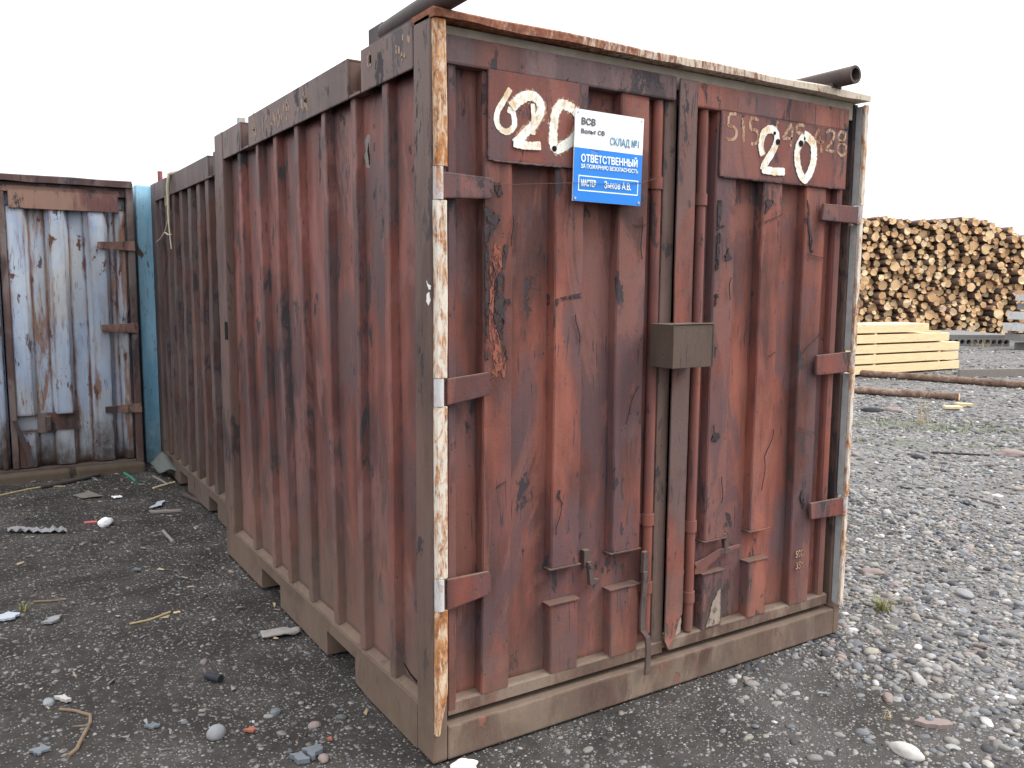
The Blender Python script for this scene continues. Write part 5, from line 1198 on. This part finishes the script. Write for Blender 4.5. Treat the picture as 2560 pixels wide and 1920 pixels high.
put(m, 'branch', 'twig', 'bent bare branch lying on the dirt at the lower left', 'branch')
put(lump(-1.040, 1.148, 0.024, (1.3, 0.85, 0.6), 3), 'flat_stone', 'stone_grey', 'smooth oval grey stone behind the bent branch', 'stone')
put(flat_piece([(-1.02, 1.17), (-0.985, 1.165), (-0.965, 1.12), (-0.985, 1.11)], 0.012, 0.006), 'flat_stone', 'stone_pale', 'angular pale stone beside the oval grey one', 'stone')
put(lump(-0.56, 0.575, 0.032, (1.1, 1.0, 0.85), 5, 0.2, 0.1), 'round_stone', 'stone_grey', 'round blue-grey stone, biggest of the lower left pebbles', 'stone')
m = MB(); z = gz(-0.465, 1.02) + 0.016; m.tube([(-0.485, 1.052, z), (-0.475, 1.035, z), (-0.445, 0.985, z)], [0.013, 0.017, 0.017], 12); put(m, 'rubber_cap', 'rubber', 'small black rubber cap lying in the left yard', 'cap')
put(flat_piece([(-0.765, 0.77), (-0.735, 0.785), (-0.715, 0.755), (-0.745, 0.735)], 0.008, 0.004), 'flat_stone', 'stone_blue', 'narrow blue-grey slate chip right of the bent branch', 'stone')
put(flat_piece([(-1.125, 0.80), (-1.085, 0.815), (-1.06, 0.785), (-1.10, 0.755)], 0.008, 0.004), 'flat_stone', 'stone_blue', 'flat greenish-blue slate at the lower left corner', 'stone')
# rag by the base rail
b = bmesh.new(); g = []
for i in range(17):
    rw = []
    for j in range(8):
        u, v = i / 16, j / 7; x = -0.17 + 0.16 * u - 0.01 * v; y = 1.395 - 0.08 * u - 0.075 * v * (0.5 + 0.5 * math.sin(1.2 + u * 2))
        rw.append(b.verts.new((x, y, gz(x, y) + 0.008 + 0.018 * abs(math.sin(v * 7 + u * 3)) * (0.5 + u) + 0.006 * mnoise.noise(Vector((u * 6, v * 6, 3))))))
    g.append(rw)
for i in range(16):
    for j in range(7): f = b.faces.new((g[i][j], g[i + 1][j], g[i + 1][j + 1], g[i][j + 1])); f.smooth = True
thicken(b, 0.006); m = MB(); m._merge(b); put(m, 'rag', 'rag', 'dirty grey rag lying against the base rail of the red container', 'rag')
put(flat_piece([(-0.385, 0.305), (-0.345, 0.30), (-0.335, 0.245), (-0.375, 0.25)], 0.016, 0.004), 'slate', 'stone_blue', 'left half of a broken blue-grey slate before the near corner', 'slate', 'broken slate halves')
put(flat_piece([(-0.340, 0.315), (-0.285, 0.325), (-0.275, 0.29), (-0.328, 0.245)], 0.016, 0.005), 'slate', 'stone_blue', 'right half of a broken blue-grey slate before the near corner', 'slate', 'broken slate halves')
put(lump(-0.292, 0.235, 0.017, (1.3, 1, 0.8), 8, 0.2), 'round_stone', 'stone_pink', 'brownish-pink pebble beside the broken slate', 'stone')
put(flat_piece([(-0.47, 0.56), (-0.445, 0.57), (-0.43, 0.55), (-0.445, 0.53)], 0.008, 0.006), 'brick_chip', 'brick_bit', 'larger orange brick chip in the lower left yard', 'chip')
put(flat_piece([(-0.24, 0.35), (-0.222, 0.35), (-0.225, 0.33)], 0.008, 0.006), 'brick_chip', 'brick_bit', 'tiny orange brick chip nearer the red container corner', 'chip')
put(lump(-0.24, 0.47, 0.020, (1.2, 1, 0.6), 9), 'flat_stone', 'stone_pink', 'pinkish flat stone left of the red container base', 'stone')
put(lump(-0.33, 0.64, 0.018, (1.2, 1, 0.7), 10), 'round_stone', 'stone_blue', 'bluish cobble left of the pinkish flat stone', 'stone')
put(lump(0.085, -0.055, 0.030, (1.5, 1, 0.6), 11, 0.2, 0.4), 'plaster_lump', 'white_flake', 'white crumbly lump at the foot of the near corner post', 'lump')
put(flat_piece([(1.60, -0.69), (1.645, -0.68), (1.705, -0.76), (1.685, -0.785), (1.63, -0.745)], 0.016, 0.0, 0, 2), 'flat_stone', 'stone_pink', 'long pink flat stone at the lower right', 'stone')
put(lump(1.655, -0.715, 0.015, (1.2, 1, 0.8), 12, 0.0), 'round_stone', 'stone_blue', 'dark pebble lying on the long pink flat stone', 'stone')
put(lump(1.40, -0.79, 0.040, (1.5, 0.9, 0.55), 13), 'round_stone', 'stone_pale', 'pale cream stone near the bottom edge right of middle', 'stone')
put(lump(1.70, -0.52, 0.028, (1.5, 0.7, 0.5), 14), 'flat_stone', 'stone_pink', 'narrow pink pebble behind the long pink flat stone', 'stone')
for i, (x, y, r, mt, lb) in enumerate(((2.95, 0.42, 0.045, 'stone_pink', 'brown flat-topped stone right of the container'), (3.05, -0.05, 0.040, 'stone_grey', 'grey oval stone in the right gravel near the grass tuft'), (3.75, -0.15, 0.05, 'stone_blue', 'blue-grey cobble in the right gravel close to the picture edge'),
                                       (7.12, 1.82, 0.09, 'stone_pink', 'long brown stone far out on the right gravel'), (6.25, 2.22, 0.05, 'rubber', 'black lump far out on the right gravel'), (8.60, 4.33, 0.09, 'rubber', 'dark clod before the lying pine log'), (8.85, 4.20, 0.09, 'stone_pink', 'brown clod beside the dark one before the lying log'))):
    put(lump(x, y, r, (1.5, 0.95, 0.55), 20 + i), 'round_stone', mt, lb, 'stone')
put(flat_piece([(9.58, 3.97), (9.75, 3.84), (9.70, 3.76), (9.52, 3.88)], 0.03, 0.02), 'wood_chip', 'pale_wood', 'left pale wood chip lying before the sawn log end', 'chip')
put(flat_piece([(10.0, 4.05), (10.12, 3.90), (10.05, 3.82), (9.93, 3.96)], 0.03, 0.02), 'wood_chip', 'pale_wood', 'right pale wood chip lying just before the sawn log end', 'chip')
put(stick([(5.17, 1.12), (5.16, 0.97), (5.13, 0.82)], 0.012, 0.010), 'stick', 'grey_wood', 'pale stick lying on the right gravel', 'stick')
put(stick([(5.35, 0.85), (5.5, 0.62), (5.45, 0.3)], 0.010, 0.008), 'stick', 'grey_wood', 'thin grey stick right of the pale stick at the picture edge', 'stick')
put(stick([(4.94, 1.10), (4.96, 1.03), (4.94, 0.95)], 0.008, 0.016), 'stick', 'rubber', 'short black stick left of the pale stick on the gravel', 'stick')
put(stick([(6.6, 2.30), (6.75, 2.1), (6.9, 1.9)], 0.012, 0.008), 'stick', 'dark_wood', 'dark stick on the gravel far right', 'stick')

def tuft(x, y, n, h, spread, seed, label, name='grass_tuft', droop=0.5, mats=('grass', 'straw')):
    r = random.Random(seed); m = MB()
    for i in range(n):
        a = r.uniform(0, 6.28); l = h * r.uniform(0.5, 1.1); s = spread * r.uniform(0.2, 1.0); bx0, by0 = x + r.gauss(0, spread * 0.15), y + r.gauss(0, spread * 0.15); m.mi = 0 if r.random() < 0.55 else 1
        dx, dy = math.cos(a), math.sin(a); w = r.uniform(0.0016, 0.0032); b = bmesh.new(); rows = []
        for k in range(5):
            t = k / 4; px, py = bx0 + dx * s * t ** 1.4, by0 + dy * s * t ** 1.4; pz = gz(x, y) + l * (t - droop * t * t * r.uniform(0.6, 1)); ww = w * (1 - t * 0.9)
            rows.append((b.verts.new((px - dy * ww, py + dx * ww, pz)), b.verts.new((px + dy * ww, py - dx * ww, pz))))
        for k in range(4): b.faces.new((rows[k][0], rows[k][1], rows[k + 1][1], rows[k + 1][0]))
        m._merge(b)
    tag(m.build(name, list(mats)), label, 'grass')
tuft(2.50, 0.05, 70, 0.13, 0.10, 1, 'green and straw grass tuft beside the right corner of the red container')
tuft(-1.07, 2.24, 26, 0.09, 0.05, 2, 'small yellow-green tuft behind the flat blue stone at the left')
tuft(1.55, -0.62, 9, 0.05, 0.05, 5, 'few dry blades among the lower right pebbles', mats=('straw', 'straw'))
tuft(8.3, 3.45, 26, 0.55, 0.22, 3, 'tall dry stalks rising in front of the lying pine log', 'dry_stalks', 0.2, ('straw', 'straw'))
tuft(-0.10, 5.35, 40, 0.35, 0.10, 4, 'dead weed in the dark gap beside the blue container', 'dead_weed', 0.3, ('straw', 'straw'))
tuft(22.6, 10.5, 40, 0.28, 0.9, 6, 'dry weeds in front of the hollow concrete slab', 'dry_weeds', 0.2, ('straw', 'straw'))
# moss and short grass growing in the gravel
r = random.Random(77); m = MB()
for i in range(2600):
    x, y = r.uniform(6.4, 9.4), r.uniform(1.9, 4.3)
    if mnoise.noise(Vector((x * 0.9, y * 0.9, 2))) + 0.25 - abs((y - 3.1) - (7.7 - x) * 0.55) * 0.5 < 0.05: continue
    a = r.uniform(0, 6.28); l = r.uniform(0.015, 0.05); w = 0.006; z0 = gz(x, y)
    m.bm.faces.new([m.bm.verts.new(p) for p in ((x - w * math.sin(a), y + w * math.cos(a), z0), (x + w * math.sin(a), y - w * math.cos(a), z0), (x + l * 0.6 * math.cos(a), y + l * 0.6 * math.sin(a), z0 + l))])
tag(m.build('short_grass', 'grass'), 'thin short grass growing through the gravel at the right', 'grass', None, 'stuff')
# splinters, bark crumbs and litter trodden into the dirt
r = random.Random(31); m = MB()
for i in range(1100):
    if r.random() < 0.62: x, y = r.uniform(-1.5, 0.05), r.uniform(0.3, 5.1)
    else: x, y = r.uniform(1.0, 9.5), r.uniform(-1.0, 5)
    if 0 < x < 2.1 and 0 < y < 2.65: continue
    if x < 0.1 and y < 2.2 and r.random() < 0.6: continue
    a = r.uniform(0, 6.28); l = r.uniform(0.004, 0.026) * (1 if x < 1 else 1.7); w = l * r.uniform(0.06, 0.35); m.mi = r.choice((0, 0, 1, 2, 2, 2, 3))
    z0 = gz(x, y) + 0.006; ca, sa = math.cos(a), math.sin(a)
    f = m.bm.faces.new([m.bm.verts.new((x + ca * p - sa * q, y + sa * p + ca * q, z0 + r.uniform(-0.002, 0.010))) for p, q in ((-l, -w), (l * 0.8, -w * 0.7), (l, w * 0.6), (-l * 0.7, w))]); f.material_index = m.mi
tag(m.build('litter', ['grey_wood', 'dull_straw', 'dark_wood', 'stone_grey']), 'splinters and crumbs trodden into the dirt of the yard', 'litter', None, 'stuff')
